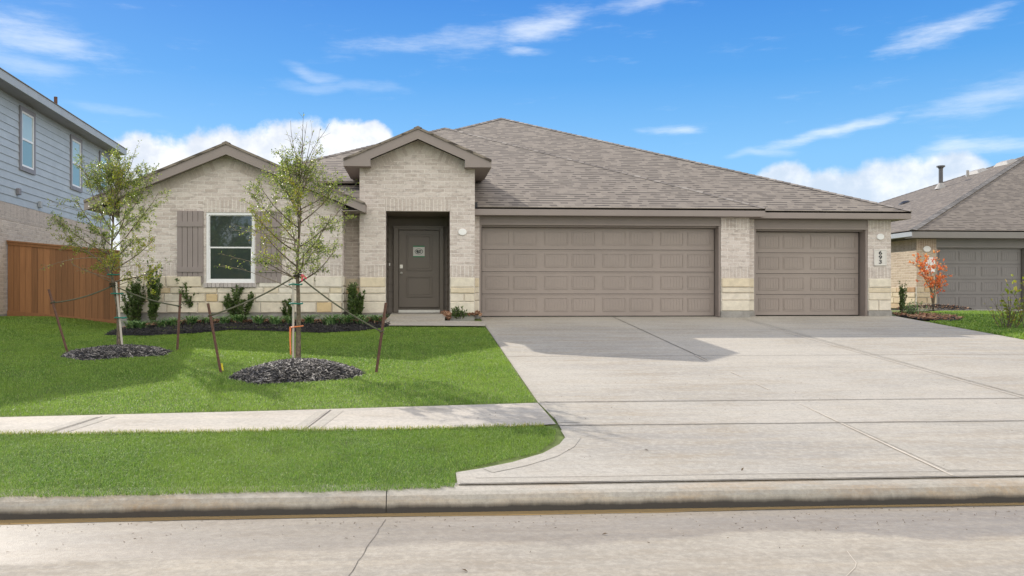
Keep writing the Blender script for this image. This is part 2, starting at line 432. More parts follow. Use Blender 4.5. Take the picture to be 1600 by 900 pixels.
def mat_siding(name, c):
    m, nt, N, L, b = newmat(name)
    tc = N.new('ShaderNodeTexCoord')
    f = noise_node(N, L, tc.outputs['Object'], 1.4, 6, .65, (1, 1, 2)); f2 = noise_node(N, L, tc.outputs['Object'], 22, 5, .7, (1, .25, 5))
    col = mix_node(N, L, mapr(N, L, f, .35, .68, 0, .6), c, tuple(q * 1.3 for q in c))
    col = mix_node(N, L, mapr(N, L, f2, .45, .75, 0, .3), col, tuple(q * .75 for q in c))
    L.new(col, b.inputs['Base Color']); b.inputs['Roughness'].default_value = .55
    bump_node(N, L, b, f2, .25, .004)
    return m

BR1, BR2, BRM = (.69, .61, .55), (.49, .41, .36), (.75, .695, .635)
M_BRICK = mat_brick('brick', BR1, BR2, BRM)
M_SOLDIER = mat_brick('brick_soldier', (.60, .525, .465), (.49, .415, .365), BRM, bw=.088, rh=.30, off=0.0)
M_BRICK_L = mat_brick('brick_left', (.62, .54, .46), (.50, .42, .35), (.70, .63, .55), bw=.28, rh=.10)
M_SOLDIER_L = mat_brick('brick_left_soldier', (.54, .47, .41), (.43, .37, .32), (.62, .56, .49), bw=.09, rh=.40, off=0)
M_BRICK_R = mat_brick('brick_right', (.52, .42, .31), (.42, .32, .23), (.62, .54, .43))
M_SOLDIER_R = mat_brick('brick_right_soldier', (.46, .36, .27), (.36, .27, .20), (.56, .48, .38), bw=.078, rh=.4, off=0)
M_STONE = mat_island('limestone', [(0, (.72, .64, .51)), (.30, (.76, .70, .58)), (.55, (.72, .62, .45)), (.72, (.77, .72, .63)), (.90, (.70, .55, .33)), (1, (.64, .46, .23))], rough=.9, noise=.45, nscale=7, bump=.7)
M_MORTAR = mat_paint('mortar', (.56, .52, .46), .9, .15, 8)
M_FOUND = mat_paint('foundation_concrete', (.30, .285, .26), .9, .35, 4, bump=.3)
M_SHINGLE = mat_shingle('shingles', [(.058, .048, .040), (.195, .164, .132), (.23, .195, .158), (.275, .235, .19)])
M_SHINGLE_R = mat_shingle('shingles_neighbour', [(.06, .049, .04), (.16, .133, .106), (.185, .155, .123), (.22, .185, .148)])
M_FASCIA = mat_paint('fascia_paint', (.262, .220, .197), .5, .06, 2)
M_SOFFIT = mat_paint('soffit_paint', (.24, .20, .18), .6, .06, 2)
M_TRIM = mat_paint('trim_paint', (.270, .225, .198), .5, .06, 2)
M_GDOOR = mat_paint('garage_door_paint', (.300, .250, .217), .42, .09, .9)
M_FDOOR = mat_paint('front_door_paint', (.165, .136, .108), .4, .06, 2)
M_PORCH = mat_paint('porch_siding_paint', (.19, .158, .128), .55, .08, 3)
M_SHUT = mat_paint('shutter_paint', (.265, .222, .205), .55, .07, 2)
M_WHITE = mat_paint('white_vinyl', (.78, .78, .77), .35, .03, 3)
M_PLATE = mat_paint('white_plate', (.80, .79, .76), .4, .03, 3)
M_GLASS = mat_glass('window_glass', (.04, .052, .047))
M_GLASS2 = mat_glass('neighbour_glass', (.20, .30, .30), .04)
M_GLASS3 = mat_glass('neighbour_glass_sky_blind', (.40, .50, .49), .06)  # upper panes: white blinds plus sky reflection painted into the tint
M_METAL = mat_paint('satin_nickel', (.55, .52, .47), .3, .06, 8, metallic=1)
M_BLACK = mat_paint('black_paint', (.015, .015, .017), .5, .1, 8)
M_GREENP = mat_paint('green_print', (.02, .22, .09), .6, .1, 8)
M_PAPER = mat_paint('paper', (.72, .71, .66), .8, .06, 10)
M_INK = mat_paint('dark_ink', (.06, .075, .07), .7, .2, 30)
M_CONC = mat_concrete('driveway_concrete', (.440, .405, .343), (.33, .268, .185), (.6, 5.0, 1))
M_WALK = mat_concrete('sidewalk_concrete', (.50, .455, .385), (.35, .30, .23), (1.2, 1.2, 1))
M_BAND = mat_concrete('trowelled_edge_concrete', (.44, .405, .34), (.34, .29, .225), (1, 1, 1), k=.8)
M_JOINT = mat_paint('joint_filler', (.105, .092, .076), .95, .6, 3)
M_SEAL = mat_paint('pale_joint_sealant', (.52, .46, .375), .8, .2, 4)
M_CURB = mat_concrete('curb_concrete', (.43, .393, .325), (.42, .285, .15), (.4, 3, 1), grime_shade=(-1.118, .045))
M_ROAD = mat_concrete('road_concrete', (.43, .388, .32), (.30, .25, .185), (.5, 3.2, 1), wet=(6.45, .39, 1.0, .045))
M_WATER, nt_, N_, L_, b_ = newmat('gutter_water')
b_.inputs['Base Color'].default_value = (.34, .235, .105, 1); b_.inputs['Roughness'].default_value = .12
_tc = N_.new('ShaderNodeTexCoord'); bump_node(N_, L_, b_, noise_node(N_, L_, _tc.outputs['Object'], 9, 3, .5, (1, 4, 1)), .15, .02)
M_SOIL = mat_paint('lawn_thatch', (.125, .165, .035), .95, .35, 2.5, bump=.4)
M_GRASS = mat_island('grass_blades', [(0, (.095, .165, .036)), (.35, (.16, .265, .050)), (.7, (.225, .35, .070)), (.93, (.34, .43, .11)), (1, (.48, .45, .22))], rough=.5, translucent=.38, spec=.35, patch=(.25, .35, .065))
M_GRASS2 = mat_island('verge_blades', [(0, (.09, .16, .036)), (.4, (.155, .26, .050)), (.8, (.215, .34, .07)), (1, (.38, .42, .15))], rough=.5, translucent=.38, spec=.35, patch=(.23, .32, .065))
M_STRAW = mat_island('straw_blades', [(0, (.14, .22, .035)), (.5, (.26, .30, .06)), (1, (.50, .40, .15))], rough=.6, translucent=.35)
M_LEAF = mat_island('oak_leaves', [(0, (.055, .09, .026)), (.28, (.11, .16, .04)), (.52, (.20, .25, .05)), (.78, (.36, .40, .07)), (1, (.44, .41, .24))], rough=.36, translucent=.42, spec=.8)
M_SHRUB = mat_island('shrub_leaves', [(0, (.05, .085, .025)), (.6, (.09, .14, .04)), (1, (.16, .22, .055))], rough=.4, translucent=.2)
M_LIRI = mat_island('liriope_blades', [(0, (.07, .15, .055)), (.6, (.14, .25, .09)), (1, (.32, .43, .20))], rough=.4, translucent=.25)
M_YELLOWG = mat_island('yellow_green_leaves', [(0, (.16, .21, .03)), (.7, (.32, .34, .04)), (1, (.40, .25, .06))], rough=.4, translucent=.4)
M_RED = mat_island('red_leaves', [(0, (.52, .07, .03)), (.5, (.66, .17, .06)), (1, (.72, .33, .14))], rough=.45, translucent=.4)
M_BARK = mat_bark('oak_bark', (.05, .034, .022), (.21, .165, .115))
M_TWIG = mat_paint('twig', (.21, .17, .115), .85, .25, 15)
M_TWIGD = mat_paint('dark_twig', (.12, .095, .07), .85, .25, 15)
M_MULCH = mat_island('mulch_chips', [(0, (.008, .007, .008)), (.6, (.02, .018, .017)), (.9, (.05, .044, .04)), (1, (.10, .085, .07))], rough=.6)
M_MULCHR = mat_island('sunlit_mulch_chips', [(0, (.012, .011, .011)), (.4, (.035, .031, .028)), (.68, (.12, .108, .096)), (1, (.40, .365, .325))], rough=.5)  # paler copy of the bed mulch, sunlight put into the chip colour
M_MULCHB = mat_paint('mulch_base', (.010, .009, .009), .95, .4, 20, bump=.8)
M_RUSTM = mat_island('rust_bark', [(0, (.18, .08, .045)), (.5, (.32, .165, .09)), (1, (.46, .30, .19))], rough=.9)
M_RUST = mat_paint('rusty_steel', (.115, .058, .040), .85, .45, 25, bump=.4)
M_ROPE = mat_paint('olive_strap', (.085, .085, .05), .8, .2, 30)
M_POLE = mat_wood('pale_pole', (.52, .47, .40))
M_TIE = mat_paint('green_tie', (.005, .17, .12), .5, .1, 10)
M_ORANGE = mat_paint('orange_ribbon', (.72, .21, .06), .5, .1, 10)
M_PINK = mat_paint('pink_ribbon', (.80, .10, .16), .5, .1, 10)
M_FENCE = mat_wood('stained_cedar', (.33, .15, .060))
M_SIDING = mat_siding('blue_siding', (.37, .42, .46))
M_LTRIM = mat_paint('grey_blue_trim', (.36, .385, .40), .5, .08, 2)
M_LTRIMD = mat_paint('purple_grey_trim', (.22, .21, .225), .5, .08, 2)
M_RFASC = mat_paint('neighbour_fascia', (.20, .185, .17), .5, .06, 2)
M_RDOOR = mat_paint('neighbour_door_paint', (.185, .172, .162), .45, .06, 2)
M_VENT = mat_paint('grey_vent_metal', (.10, .095, .095), .5, .15, 4)
M_LEAD = mat_paint('lead_flashing', (.34, .32, .29), .6, .15, 5)
M_DRIED = mat_island('dry_leaves', [(0, (.07, .045, .025)), (1, (.16, .11, .06))], rough=.9)

# ------------------------------------------------------------------ ground, road, curb, drive, walks
def grid_ground():
    xs = np.concatenate([[-400, -150, -60, -30], np.arange(-20, 24.1, .5), [30, 60, 150, 400]])
    ys = np.concatenate([[6.83, 7.2, 8, 9, 10, 11, 12, 13], np.arange(14, 30, .5), [32, 40, 60, 120, 600]])
    mb = MB(); nx = len(xs)
    vs = [(x, y, float(gz(x, y)) - .014) for y in ys for x in xs]
    fs = [(j * nx + i, j * nx + i + 1, (j + 1) * nx + i + 1, (j + 1) * nx + i) for j in range(len(ys) - 1) for i in range(nx - 1)]
    mb.mesh(vs, fs)
    return mb
tag(grid_ground().build('ground', M_SOIL, smooth=True), kind='structure')
mb = MB(); mb.face([(-400, -600, -1.23), (400, -600, -1.23), (400, -7, -1.23), (-400, -7, -1.23)]); tag(mb.build('far_ground', M_SOIL), kind='structure')

Y_CURB = 6.74; Y_GUT = 6.44; Z_GUT = -1.705
def zpl(Y): return -SLOPE * (YG - Y)
mb = MB()
nx = 60
mb.mesh([(x, y, z) for y, z in ((-7.0, -1.21), (-2, -1.13), (3, -1.15), (5.9, -1.17), (6.535, -1.185)) for x in (-120, 120)],
        [(2 * i, 2 * i + 1, 2 * i + 3, 2 * i + 2) for i in range(4)])
road = tag(mb.build('road', M_ROAD), kind='structure')
# slab joints and hairline cracks in the road, as narrow filler strips on the surface
def road_z(Y):
    return float(np.interp(Y, [-7, -2, 3, 5.9, 6.535], [-1.21, -1.13, -1.15, -1.17, -1.185]))
def strip(mb, pts, w, zf, lift):
    """ribbon of half-width w along plan points, laid on height function zf"""
    n = len(pts)
    P = [Vector((p[0], p[1], 0)) for p in pts]
    for i in range(n - 1):
        d0 = (P[min(i + 1, n - 1)] - P[max(i - 1, 0)]).normalized(); d1 = (P[min(i + 2, n - 1)] - P[i]).normalized()
        a = Vector((-d0.y, d0.x, 0)) * (w[i] if isinstance(w, list) else w); b = Vector((-d1.y, d1.x, 0)) * (w[i + 1] if isinstance(w, list) else w)
        q = [P[i] - a, P[i + 1] - b, P[i + 1] + b, P[i] + a]
        mb.face([(p.x, p.y, zf(p.x, p.y) + lift) for p in q])
rng = random.Random(4)
def wob(p0, p1, n, amp):
    return [(p0[0] + (p1[0] - p0[0]) * i / n + (rng.uniform(-amp, amp) if 0 < i < n else 0), p0[1] + (p1[1] - p0[1]) * i / n + (rng.uniform(-amp, amp) if 0 < i < n else 0)) for i in range(n + 1)]
def road_pt(px, py):
    a = YAW + math.atan((px - PX0) / F); t = math.tan(a); b = (py - PY0) / F
    Y = 6
    for _ in range(20): Y = (ZC - road_z(Y)) / (b * (t * math.sin(YAW) + math.cos(YAW)))
    return Y * t, Y
mb = MB()
p0, p1 = road_pt(603, 812), road_pt(545, 900)
q1 = (p1[0] + (p1[0] - p0[0]) * 3, p1[1] + (p1[1] - p0[1]) * 3)
strip(mb, wob(p0, p1, 14, .006) + wob(p1, q1, 10, .01)[1:], .0022, lambda x, y: road_z(y), .003)
mb.build('road_crack', M_JOINT, road)
mb = MB()
strip(mb, [road_pt(*p) for p in ((1324, 862), (1330, 870), (1338, 880), (1336, 887), (1328, 895), (1318, 905))], .0022, lambda x, y: road_z(y), .003)
mb.build('road_crack', M_SEAL, road)
# rolled curb
prof = [(6.84, zpl(6.84) - .012), (6.70, zpl(6.70) - .008), (6.62, zpl(6.62) - .012), (6.575, zpl(6.575) - .026), (6.545, zpl(6.545) - .052), (6.53, zpl(6.53) - .085), (6.52, -1.23)]
segs = [(-60, -12)] + [(-12, X_at(604, 6.6) - .004), (X_at(604, 6.6) + .004, 13.0), (13.0, 60)]
mb = MB()
for a, b in segs:
    n = max(1, int((b - a) / .5))
    for i in range(n):
        x0 = a + (b - a) * i / n; x1 = a + (b - a) * (i + 1) / n
        for (ya, za), (yb, zb) in zip(prof[:-1], prof[1:]):
            mb.face([(x0, yb, zb), (x1, yb, zb), (x1, ya, za), (x0, ya, za)])
mb2 = MB(); xj = X_at(604, 6.6)
for (ya, za), (yb, zb) in zip(prof[:-1], prof[1:]):
    mb2.face([(xj - .012, yb + .010, zb - .006), (xj + .012, yb + .010, zb - .006), (xj + .012, ya + .010, za - .006), (xj - .012, ya + .010, za - .006)])
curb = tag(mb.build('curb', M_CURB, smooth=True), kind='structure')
mb2.build('curb_joint', M_JOINT, curb)
# standing water in the gutter
mb = MB(); rng = random.Random(8)
n = 160; xs = [-14 + 34 * i / n for i in range(n + 1)]
far = [6.535 for x in xs]
near = [6.435 - .02 * math.sin(x * 1.3) - rng.uniform(0, .018) + (.012 * (x - 1)) * .35 for x in xs]
for i in range(n):
    mb.face([(xs[i], min(near[i], 6.50), -1.1795), (xs[i + 1], min(near[i + 1], 6.50), -1.1795), (xs[i + 1], far[i + 1], -1.1795), (xs[i], far[i], -1.1795)])
tag(mb.build('gutter_water', M_WATER), kind='structure')

XL, XR = 1.44, 11.62
flare = [gp(*p) for p in ((878, 672), (884, 682), (874, 694), (848, 708), (800, 722), (750, 732), (712, 738))]
left_edge = [(XL, 19.62), (XL, 9.92)] + [(1.50, 9.0)] + flare + [(flare[-1][0], Y_CURB + .02)]
right_edge = [(16.2, Y_CURB + .02), (14.6, 7.3), (12.6, 8.2), (XR, 9.2), (XR, 18.2), (XR, 19.87)]
mb = MB()
poly = left_edge + right_edge + [(8.1, 19.87), (8.1, 19.62)]
import bmesh
def flat_poly(name, poly, zf, mat, parent=None, lift=0.0, cuts=None):
    bm = bmesh.new()
    vs = [bm.verts.new((x, y, 0)) for x, y in poly]
    f = bm.faces.new(vs); f.normal_update()
    if f.normal.z < 0: bmesh.ops.reverse_faces(bm, faces=[f])
    bmesh.ops.triangulate(bm, faces=bm.faces[:])
    for yc in (cuts or []):
        bmesh.ops.bisect_plane(bm, geom=bm.verts[:] + bm.edges[:] + bm.faces[:], plane_co=(0, yc, 0), plane_no=(0, 1, 0))
    for v in bm.verts: v.co.z = zf(v.co.x, v.co.y) + lift
    me = bpy.data.meshes.new(name); bm.to_mesh(me); bm.free(); me.materials.append(mat)
    o = bpy.data.objects.new(name, me); COL.objects.link(o)
    if parent: o.parent = parent
    return o
zdr = lambda x, y: zpl(min(y, YG))
drive = tag(flat_poly('driveway', poly, zdr, M_CONC, cuts=[YG]), kind='structure')
JY = [17.0, 13.45, 9.90, 8.72]
mb = MB(); rng = random.Random(11)
for jy, w in zip(JY, (.007, .006, .009, .009)):
    strip(mb, wob((XL + .02, jy), (XR - .02, jy), 40, .006), w, zdr, .0065)
strip(mb, wob((flare[-1][0] + .02, Y_CURB + .02), (16, Y_CURB + .02), 40, .004), .007, zdr, .0065)
strip(mb, wob((4.62, 19.5), (4.60, 13.0), 20, .004), .005, zdr, .0065)
strip(mb, wob((7.55, 19.5), (7.62, 9.9), 30, .004), .0035, zdr, .0065)
mb.build('joint', M_JOINT, drive)
mb = MB()
for jy in (Y_CURB + .16,):
    strip(mb, wob((flare[-1][0] + .16, jy), (6.2, jy), 20, .004), .004, zdr, .0068)
mb.build('score_line', M_JOINT, drive)
mb = MB()
strip(mb, [(4.575, 13.5), (4.56, 12.9)], .013, zdr, .0075); strip(mb, [(4.565, 9.7), (4.55, 8.75)], [.004, .011], zdr, .0075)
strip(mb, [(4.55, 8.69), (4.53, 6.78)], .011, zdr, .0075)
strip(mb, [(4.57, 11.5), (4.57, 11.9)], .008, zdr, .0075)
strip(mb, [(4.56, 10.55), (4.56, 10.95)], .008, zdr, .0075)
strip(mb, wob((7.46, 17.2), (7.55, 9.95), 20, .004), .008, zdr, .0072)
mb.build('sealant', M_SEAL, drive)
mb = MB()                                            # trowelled margins beside the joints
strip(mb, [(XL + .07, 19.4), (XL + .07, 9.93)], .055, zdr, .0035)
strip(mb, [(4.71, 19.4), (4.695, 13.2)], .07, zdr, .0035); strip(mb, [(4.68, 8.68), (4.68, 6.95)], .09, zdr, .0035)
strip(mb, [(7.74, 19.4), (7.74, 9.95)], .08, zdr, .0035)
fl2 = [(p[0] + .11, p[1] - .10) for p in flare]
strip(mb, [(1.62, 9.8), (1.62, 8.85)], .12, zdr, .0035)
strip(mb, [(flare[0][0] + .06, flare[0][1] - .02)] + [(p[0] + .06, p[1] - .07) for p in flare[1:-1]], .075, zdr, .0035)
strip(mb, [(flare[-1][0] + .03, Y_CURB + .095), (6.2, Y_CURB + .095)], .055, zdr, .0035)
mb.build('trowelled_edge', M_BAND, drive)

SW_T = [gp(-120, 655), gp(0, 652), gp(420, 642), (XL - .01, 9.88)]
SW_B = [(1.47, 8.80), gp(760, 669), gp(560, 673), gp(330, 676), gp(220, 677), gp(0, 681), gp(-120, 682.5)]
walk = tag(flat_poly('sidewalk', SW_T + SW_B, lambda x, y: zpl(y), M_WALK, lift=.001), kind='structure')
mb = MB()
for px0, px1 in ((517, 476), (172, 75)):
    a, b = gp(px0, 641), gp(px1, 672)
    if px0 == 172: a, b = gp(160, 651), gp(75, 678)
    strip(mb, [a, b], .006, lambda x, y: zpl(y), .006)
mb.build('joint', M_JOINT, walk)
mb = MB()
for px0, px1 in ((517, 476), (160, 75)):
    a, b = gp(px0, 642 if px0 > 200 else 651), gp(px1, 672 if px0 > 200 else 678)
    for dx in (-.09, .09): strip(mb, [(a[0] + dx, a[1]), (b[0] + dx, b[1])], .055, lambda x, y: zpl(y), .004)
mb.build('trowelled_edge', M_BAND, walk)
# front path from the porch to the drive
FP = [(-.62, 20.15), (-.62, 18.7), (-.74, 17.95), (-.6, 17.62), (1.43, 17.55), (1.43, 18.02), (.58, 18.10), (.62, 18.7), (.62, 20.15)]
fz = lambda x, y: float(np.interp(y, [17.5, 18.5, 18.85], [zpl(17.5) + .02, .03, .085]))
flat = flat_poly('front_path', FP, fz, M_CONC, lift=0.0, cuts=[18.5, 18.85]); tag(flat, kind='structure')

# ------------------------------------------------------------------ the main house
HO = (2.5, 20, 0)
house = thing('brick_house', HO, 'single-storey tan brick house with three garage bays, brown hipped shingle roof and gabled entry', 'house')
PITCH = .445
YA, YP, YW, YS = 18.5, 18.85, 19.35, 19.6       # left wing, porch, two-car and one-car wall planes
XA0, XA1 = -6.45, X_at(535, 18.5)
YRC = 19.25
XP0, XP1 = -1.31, 1.29
XS1 = 11.52
ZST = .92                                            # top of the stone courses
def zpx(px, py, Y): return Z_at(px, py, Y)
WIN = (X_at(322, YA), X_at(398, YA), zpx(360, 442, YA), zpx(360, 332, YA))
mb = MB()
T = .2
ZS_A = zpx(360, 431, YA); ZB_A = zpx(360, 490, YA)
# left wing front with the gable
pk = X_at(353, YA)
zt = 2.36
def gable(x): return 3.57 - .43 * abs(x - pk) + .02
wx0, wx1, wz0, wz1 = WIN
mb.prism([(XA0, ZS_A), (wx0, ZS_A), (wx0, wz1), (XA0, wz1)], YA, YA + T)
mb.prism([(wx1, ZS_A), (XA1, ZS_A), (XA1, wz1), (wx1, wz1)], YA, YA + T)
mb.prism([(XA0, wz1), (XA1, wz1), (XA1, gable(XA1)), (pk, gable(pk)), (XA0, gable(XA0))], YA, YA + T)
mb.box(XA1 - T, XA1, YA + T, YRC, ZS_A, 2.5); mb.box(XA0, XA0 + T, YA + T, 36, ZS_A, 2.5)
mb.box(XA1 - T, XP0 + T, YRC, YRC + .2, .9, 2.7)
# porch block
OP = (X_at(603, YP), X_at(703, YP), zpx(653, 330, YP))
zg = lambda x: 4.02 - .436 * abs(x)
mb.box(XP0, OP[0], YP, YP + T, ZST, OP[2]); mb.box(OP[1], XP1, YP, YP + T, ZST, OP[2])
mb.prism([(XP0, OP[2]), (XP1, OP[2]), (XP1, zg(XP1)), (0, zg(0)), (XP0, zg(XP0))], YP, YP + T)
mb.box(XP0, XP0 + T, YP + T, 20.3, ZST, 3.5); mb.box(XP1 - T, XP1, YP + T, 21.0, ZST, 3.5)
# garage piers
GX = (1.464, 7.17, 7.19, 7.88, 8.08, 8.2, 10.905, 10.94, XS1)
ZE = 2.36
mb.box(XP1, GX[0] - .03, YW, YW + .3, ZST, ZE - .005)
mb.box(GX[2], GX[3], YW, YW + .27, ZST, ZE - .005)
mb.box(GX[3], GX[4] + .02, YS, YS + .2, ZST, ZE - .02)
mb.box(GX[7], XS1, YS, YS + .3, ZST, ZE - .02)
mb.box(XS1 - T, XS1, YS + .3, 36, ZST, ZE - .02); mb.box(XA0, XS1, 36, 36.2, 0, ZE)
mb.build('brick_wall', M_BRICK, house)

# soldier courses stand 4 mm proud
mb = MB(); PR = .004
def soldier(*a):
    q = MB(); q.box(*a); q.build('soldier_course', M_SOLDIER, house)
soldier(X_at(318, YA), X_at(404, YA), YA - PR, YA - .0005, wz1 + .005, wz1 + .27)
soldier(X_at(603, YP) - .02, X_at(703, YP) + .02, YP - PR, YP - .0005, OP[2] + .003, OP[2] + .27)
for a, b in ((XP0 + .003, OP[0] - .003), (OP[1] + .003, XP1 - .003)): soldier(a, b, YP - PR, YP - .0005, ZST + .01, ZST + .26)
for a, b in ((XA0 + .003, X_at(277, YA) - .01), (X_at(440, YA) + .01, XA1 - .003)): soldier(a, b, YA - PR, YA - .0005, ZS_A + .01, ZS_A + .26)
for a, b, Y in ((GX[2] + .003, GX[3] - .003, YW), (GX[7] + .003, XS1 - .003, YS)):
    soldier(a, b, Y - PR, Y - .0005, ZE - .30, ZE - .03); soldier(a, b, Y - PR, Y - .0005, ZST + .01, ZST + .27)
# rowlock courses that follow the gable rakes: single bricks
rng = random.Random(2)
M_RAKEB = mat_island('rake_bricks', [(0, (.50, .43, .375)), (.5, (.59, .515, .455)), (1, (.65, .59, .525))], .9, noise=.4, nscale=25, bump=.4)
for cx, zf, xa, xb, Y in ((pk, gable, XA0, XA1, YA), (0, zg, XP0, XP1, YP)):
    mb = MB()
    for sgn, xe in ((-1, xa), (1, xb)):
        sl = -sgn * (.43 if cx == pk else .436); d = Vector((1 * sgn, 0, abs(sl) * -1)).normalized(); nrm = Vector((-d.z * sgn, 0, -abs(d.x)))
        nrm = Vector((sgn * d.z, 0, -abs(d.x)))
        Ltot = abs(xe - cx) / abs(d.x); k = int(Ltot / .082)
        for i in range(k):
            a = Vector((cx, 0, zf(cx) - .02)) + d * (i * .082 + .006); b = a + d * .072
            h = .215 + rng.uniform(-.004, .004)
            pts = [a + nrm * h, b + nrm * h, b, a]
            if sgn < 0: pts = pts[::-1]
            if min(p.x for p in pts) < xa or max(p.x for p in pts) > xb: continue
            mb.prism([(p.x, p.z) for p in pts], Y - .005 - rng.uniform(0, .003), Y - .0008)
    mb.build('rake_brick_course', M_RAKEB, house)

# cut limestone courses: every block its own bevelled piece on a mortar bed
stone = MB(); mortar = MB(); rs = random.Random(21)
def stones(u0, u1, z0, z1, P, rows):
    """P(u, z, out) -> point. rows: relative heights"""
    t = sum(rows); z = z0; g = .008
    for r in rows:
        h = (z1 - z0) * r / t; u = u0
        while u < u1 - .01:
            w = rs.choice((.26, .34, .46, .55, .66, .8)) * (1.0 if r > .8 else 1.25)
            if u1 - (u + w) < .2: w = u1 - u
            if u1 - u < .75 and rs.random() < .3: w = u1 - u
            a, b, c, d = u + g, u + w - g, z + g, z + h - g; o = .018 + rs.uniform(0, .02); e = .012
            j = lambda: rs.uniform(-.004, .004)
            v = [P(a, c, 0), P(b, c, 0), P(b, d, 0), P(a, d, 0), P(a + e + j(), c + e + j(), o), P(b - e + j(), c + e + j(), o + j()), P(b - e + j(), d - e + j(), o + j()), P(a + e + j(), d - e + j(), o)]
            stone.mesh(v, [(4, 5, 6, 7), (0, 1, 5, 4), (1, 2, 6, 5), (2, 3, 7, 6), (3, 0, 4, 7)])
            u += w
        z += h
def flush_stone(mat=None, parent=None):
    global stone, mortar
    q = stone.build('stone_veneer', mat or M_STONE, parent or house); mortar.build('mortar_bed', M_MORTAR, q)
    stone = MB(); mortar = MB()
def face_y(Y): return lambda u, z, o: (u, Y - o, z)
def face_x(X): return lambda u, z, o: (X + o, u, z)
Z0 = zpx(360, 489, YA)
mortar.box(XA0, XA1, YA, YA + T, Z0, wz0); mortar.box(XA0, wx0, YA, YA + T, wz0, ZS_A); mortar.box(wx1, XA1, YA, YA + T, wz0, ZS_A)
zsill = zpx(360, 449, YA)
rows_h = [1.1, .85, .62]
stones(XA0, XA1, Z0, zsill, face_y(YA), rows_h)
stones(XA0, wx0 - .09, zsill, ZS_A, face_y(YA), [1.0]); stones(wx1 + .09, XA1, zsill, ZS_A, face_y(YA), [1.0])
flush_stone()
mortar.box(XA1 - T, XA1, YA + T, YRC, Z0, ZS_A); stones(YA + .02, YRC - .02, Z0, ZS_A, face_x(XA1), [1.1, .8, .7, 1.0])
mortar.box(XA1 - T, XP0 + T, YRC, YRC + .2, Z0, .9); stones(XA1, XP0 + .02, Z0, .9, face_y(YRC), [1.1, .8, .7, 1.0])
flush_stone()
for a, b, Y in ((XP0, OP[0], YP), (OP[1], XP1, YP), (XP1, GX[0] - .03, YW), (GX[2], GX[3], YW), (GX[3], GX[4] + .02, YS), (GX[7], XS1, YS)):
    zb = .13 if Y != YP else .10
    dd = .2 if Y == YP else .27
    mortar.box(a, b, Y, Y + dd, zb, ZST); stones(a, b, zb, ZST, face_y(Y), [1.15, .8, .6, 1.0])
    if a == OP[1]: mortar.box(XP1 - T, XP1, YP + T, 19.35, .1, ZST)
    if b == XS1: mortar.box(XS1 - T, XS1, YS + .27, 36, .1, ZST)
    flush_stone()
mb = MB()
mb.box(XA0 + .01, XA1 - .01, YA + .015, YA + .4, -.7, Z0); mb.box(XA0 + .01, XA0 + .3, YA + .4, 36, -.7, Z0); mb.box(XA1 - .3, XA1 - .012, YA + .4, YRC, -.5, Z0)
mb.box(XA1 - .3, XP0 + T, YRC + .01, YRC + .2, -.3, Z0)
mb.build('foundation', M_FOUND, house)
for a, b in ((XP0, OP[0]), (OP[1], XP1)): mb = MB(); mb.box(a + .005, b - .005, YP + .01, YP + .25, -.4, .10); mb.build('foundation', M_FOUND, house)
for a, b, Y in ((XP1, GX[0] - .03, YW), (GX[2] - .01, GX[3] + .01, YW), (GX[3] + .01, GX[4] + .02, YS), (GX[7], XS1 + .01, YS)):
    mb = MB(); mb.box(a, b, Y - .03, Y + .25, -.3, .13); mb.build('foundation', M_FOUND, house)

# roofs
RT = .05
roof = MB()
APX = (2.84, 28.3, 2.53 + PITCH * 9.0)
YE = 19.3; ZEV = 2.53
xr = 11.85; xl = xr - 2 * (xr - APX[0])
yb = 42.0
A = [(xl, YE, ZEV), (xr, YE, ZEV), (xr, yb, ZEV), (xl, yb, ZEV)]
P1 = (APX[0], YE + (xr - APX[0]), ZEV + PITCH * (xr - APX[0])); P2 = (APX[0], yb - (xr - APX[0]), P1[2])
for poly in ([A[0], A[1], P1], [A[1], A[2], P2, P1], [A[2], A[3], P2], [A[3], A[0], P1, P2]): roof.slab(poly, RT)
main_roof = roof.build('roof', M_SHINGLE, house)
# forward roof over the two-car bay, 45 degree hip on its right
r2 = MB()
YE2, ZE2, XH = 19.05, 2.545, 8.14
k = 8.2
q = lambda x, s: (x, YE2 + s, ZE2 + PITCH * s)
ka = (XH - (xl - (YE - YE2))) / 2; XA_ = XH - ka; AP2 = q(XA_, ka)
lo = 1.8; XLO = XA_ - (ka - lo)
r2.slab([q(XP1, 0), q(XH, 0), AP2, q(XLO, lo), q(XP1, lo)], RT)
r2.slab([(XH, YE2, ZE2), (XH, YE2 + .285, ZE2), (XA_ + .0, YE2 + ka + .285, ZE2 + PITCH * ka), AP2], RT)
r2.slab([q(XLO, lo), AP2, (XA_, YE2 + ka + .285, AP2[2]), (XLO, YE2 + lo + .285, ZE2 + PITCH * lo)], RT)
r2.build('garage_roof', M_SHINGLE, house)
# left wing gable roof
r3 = MB(); pkx = X_at(353, 18.2); hw = 2.97; zr = 3.81; ze3 = zr - .43 * hw; y0 = 18.17
for s in (-1, 1):
    e = pkx + s * hw
    pts = [(e, y0, ze3), (pkx, y0, zr), (pkx, 23.2, zr), (e, 20.2 if s > 0 else 23.2, ze3)]
    r3.slab(pts if s < 0 else pts[::-1], RT)
r3.build('wing_roof', M_SHINGLE, house)
# porch gable roof
r4 = MB(); hw4 = 1.64; zr4 = 4.25; ze4 = zr4 - .436 * hw4; y4 = 18.47
for s in (-1, 1):
    e = s * hw4
    pts = [(e, y4, ze4), (0, y4, zr4), (0, 23.3, zr4), (e, 21.5, ze4)]
    r4.slab(pts if s < 0 else pts[::-1], RT)
r4.build('porch_roof', M_SHINGLE, house)
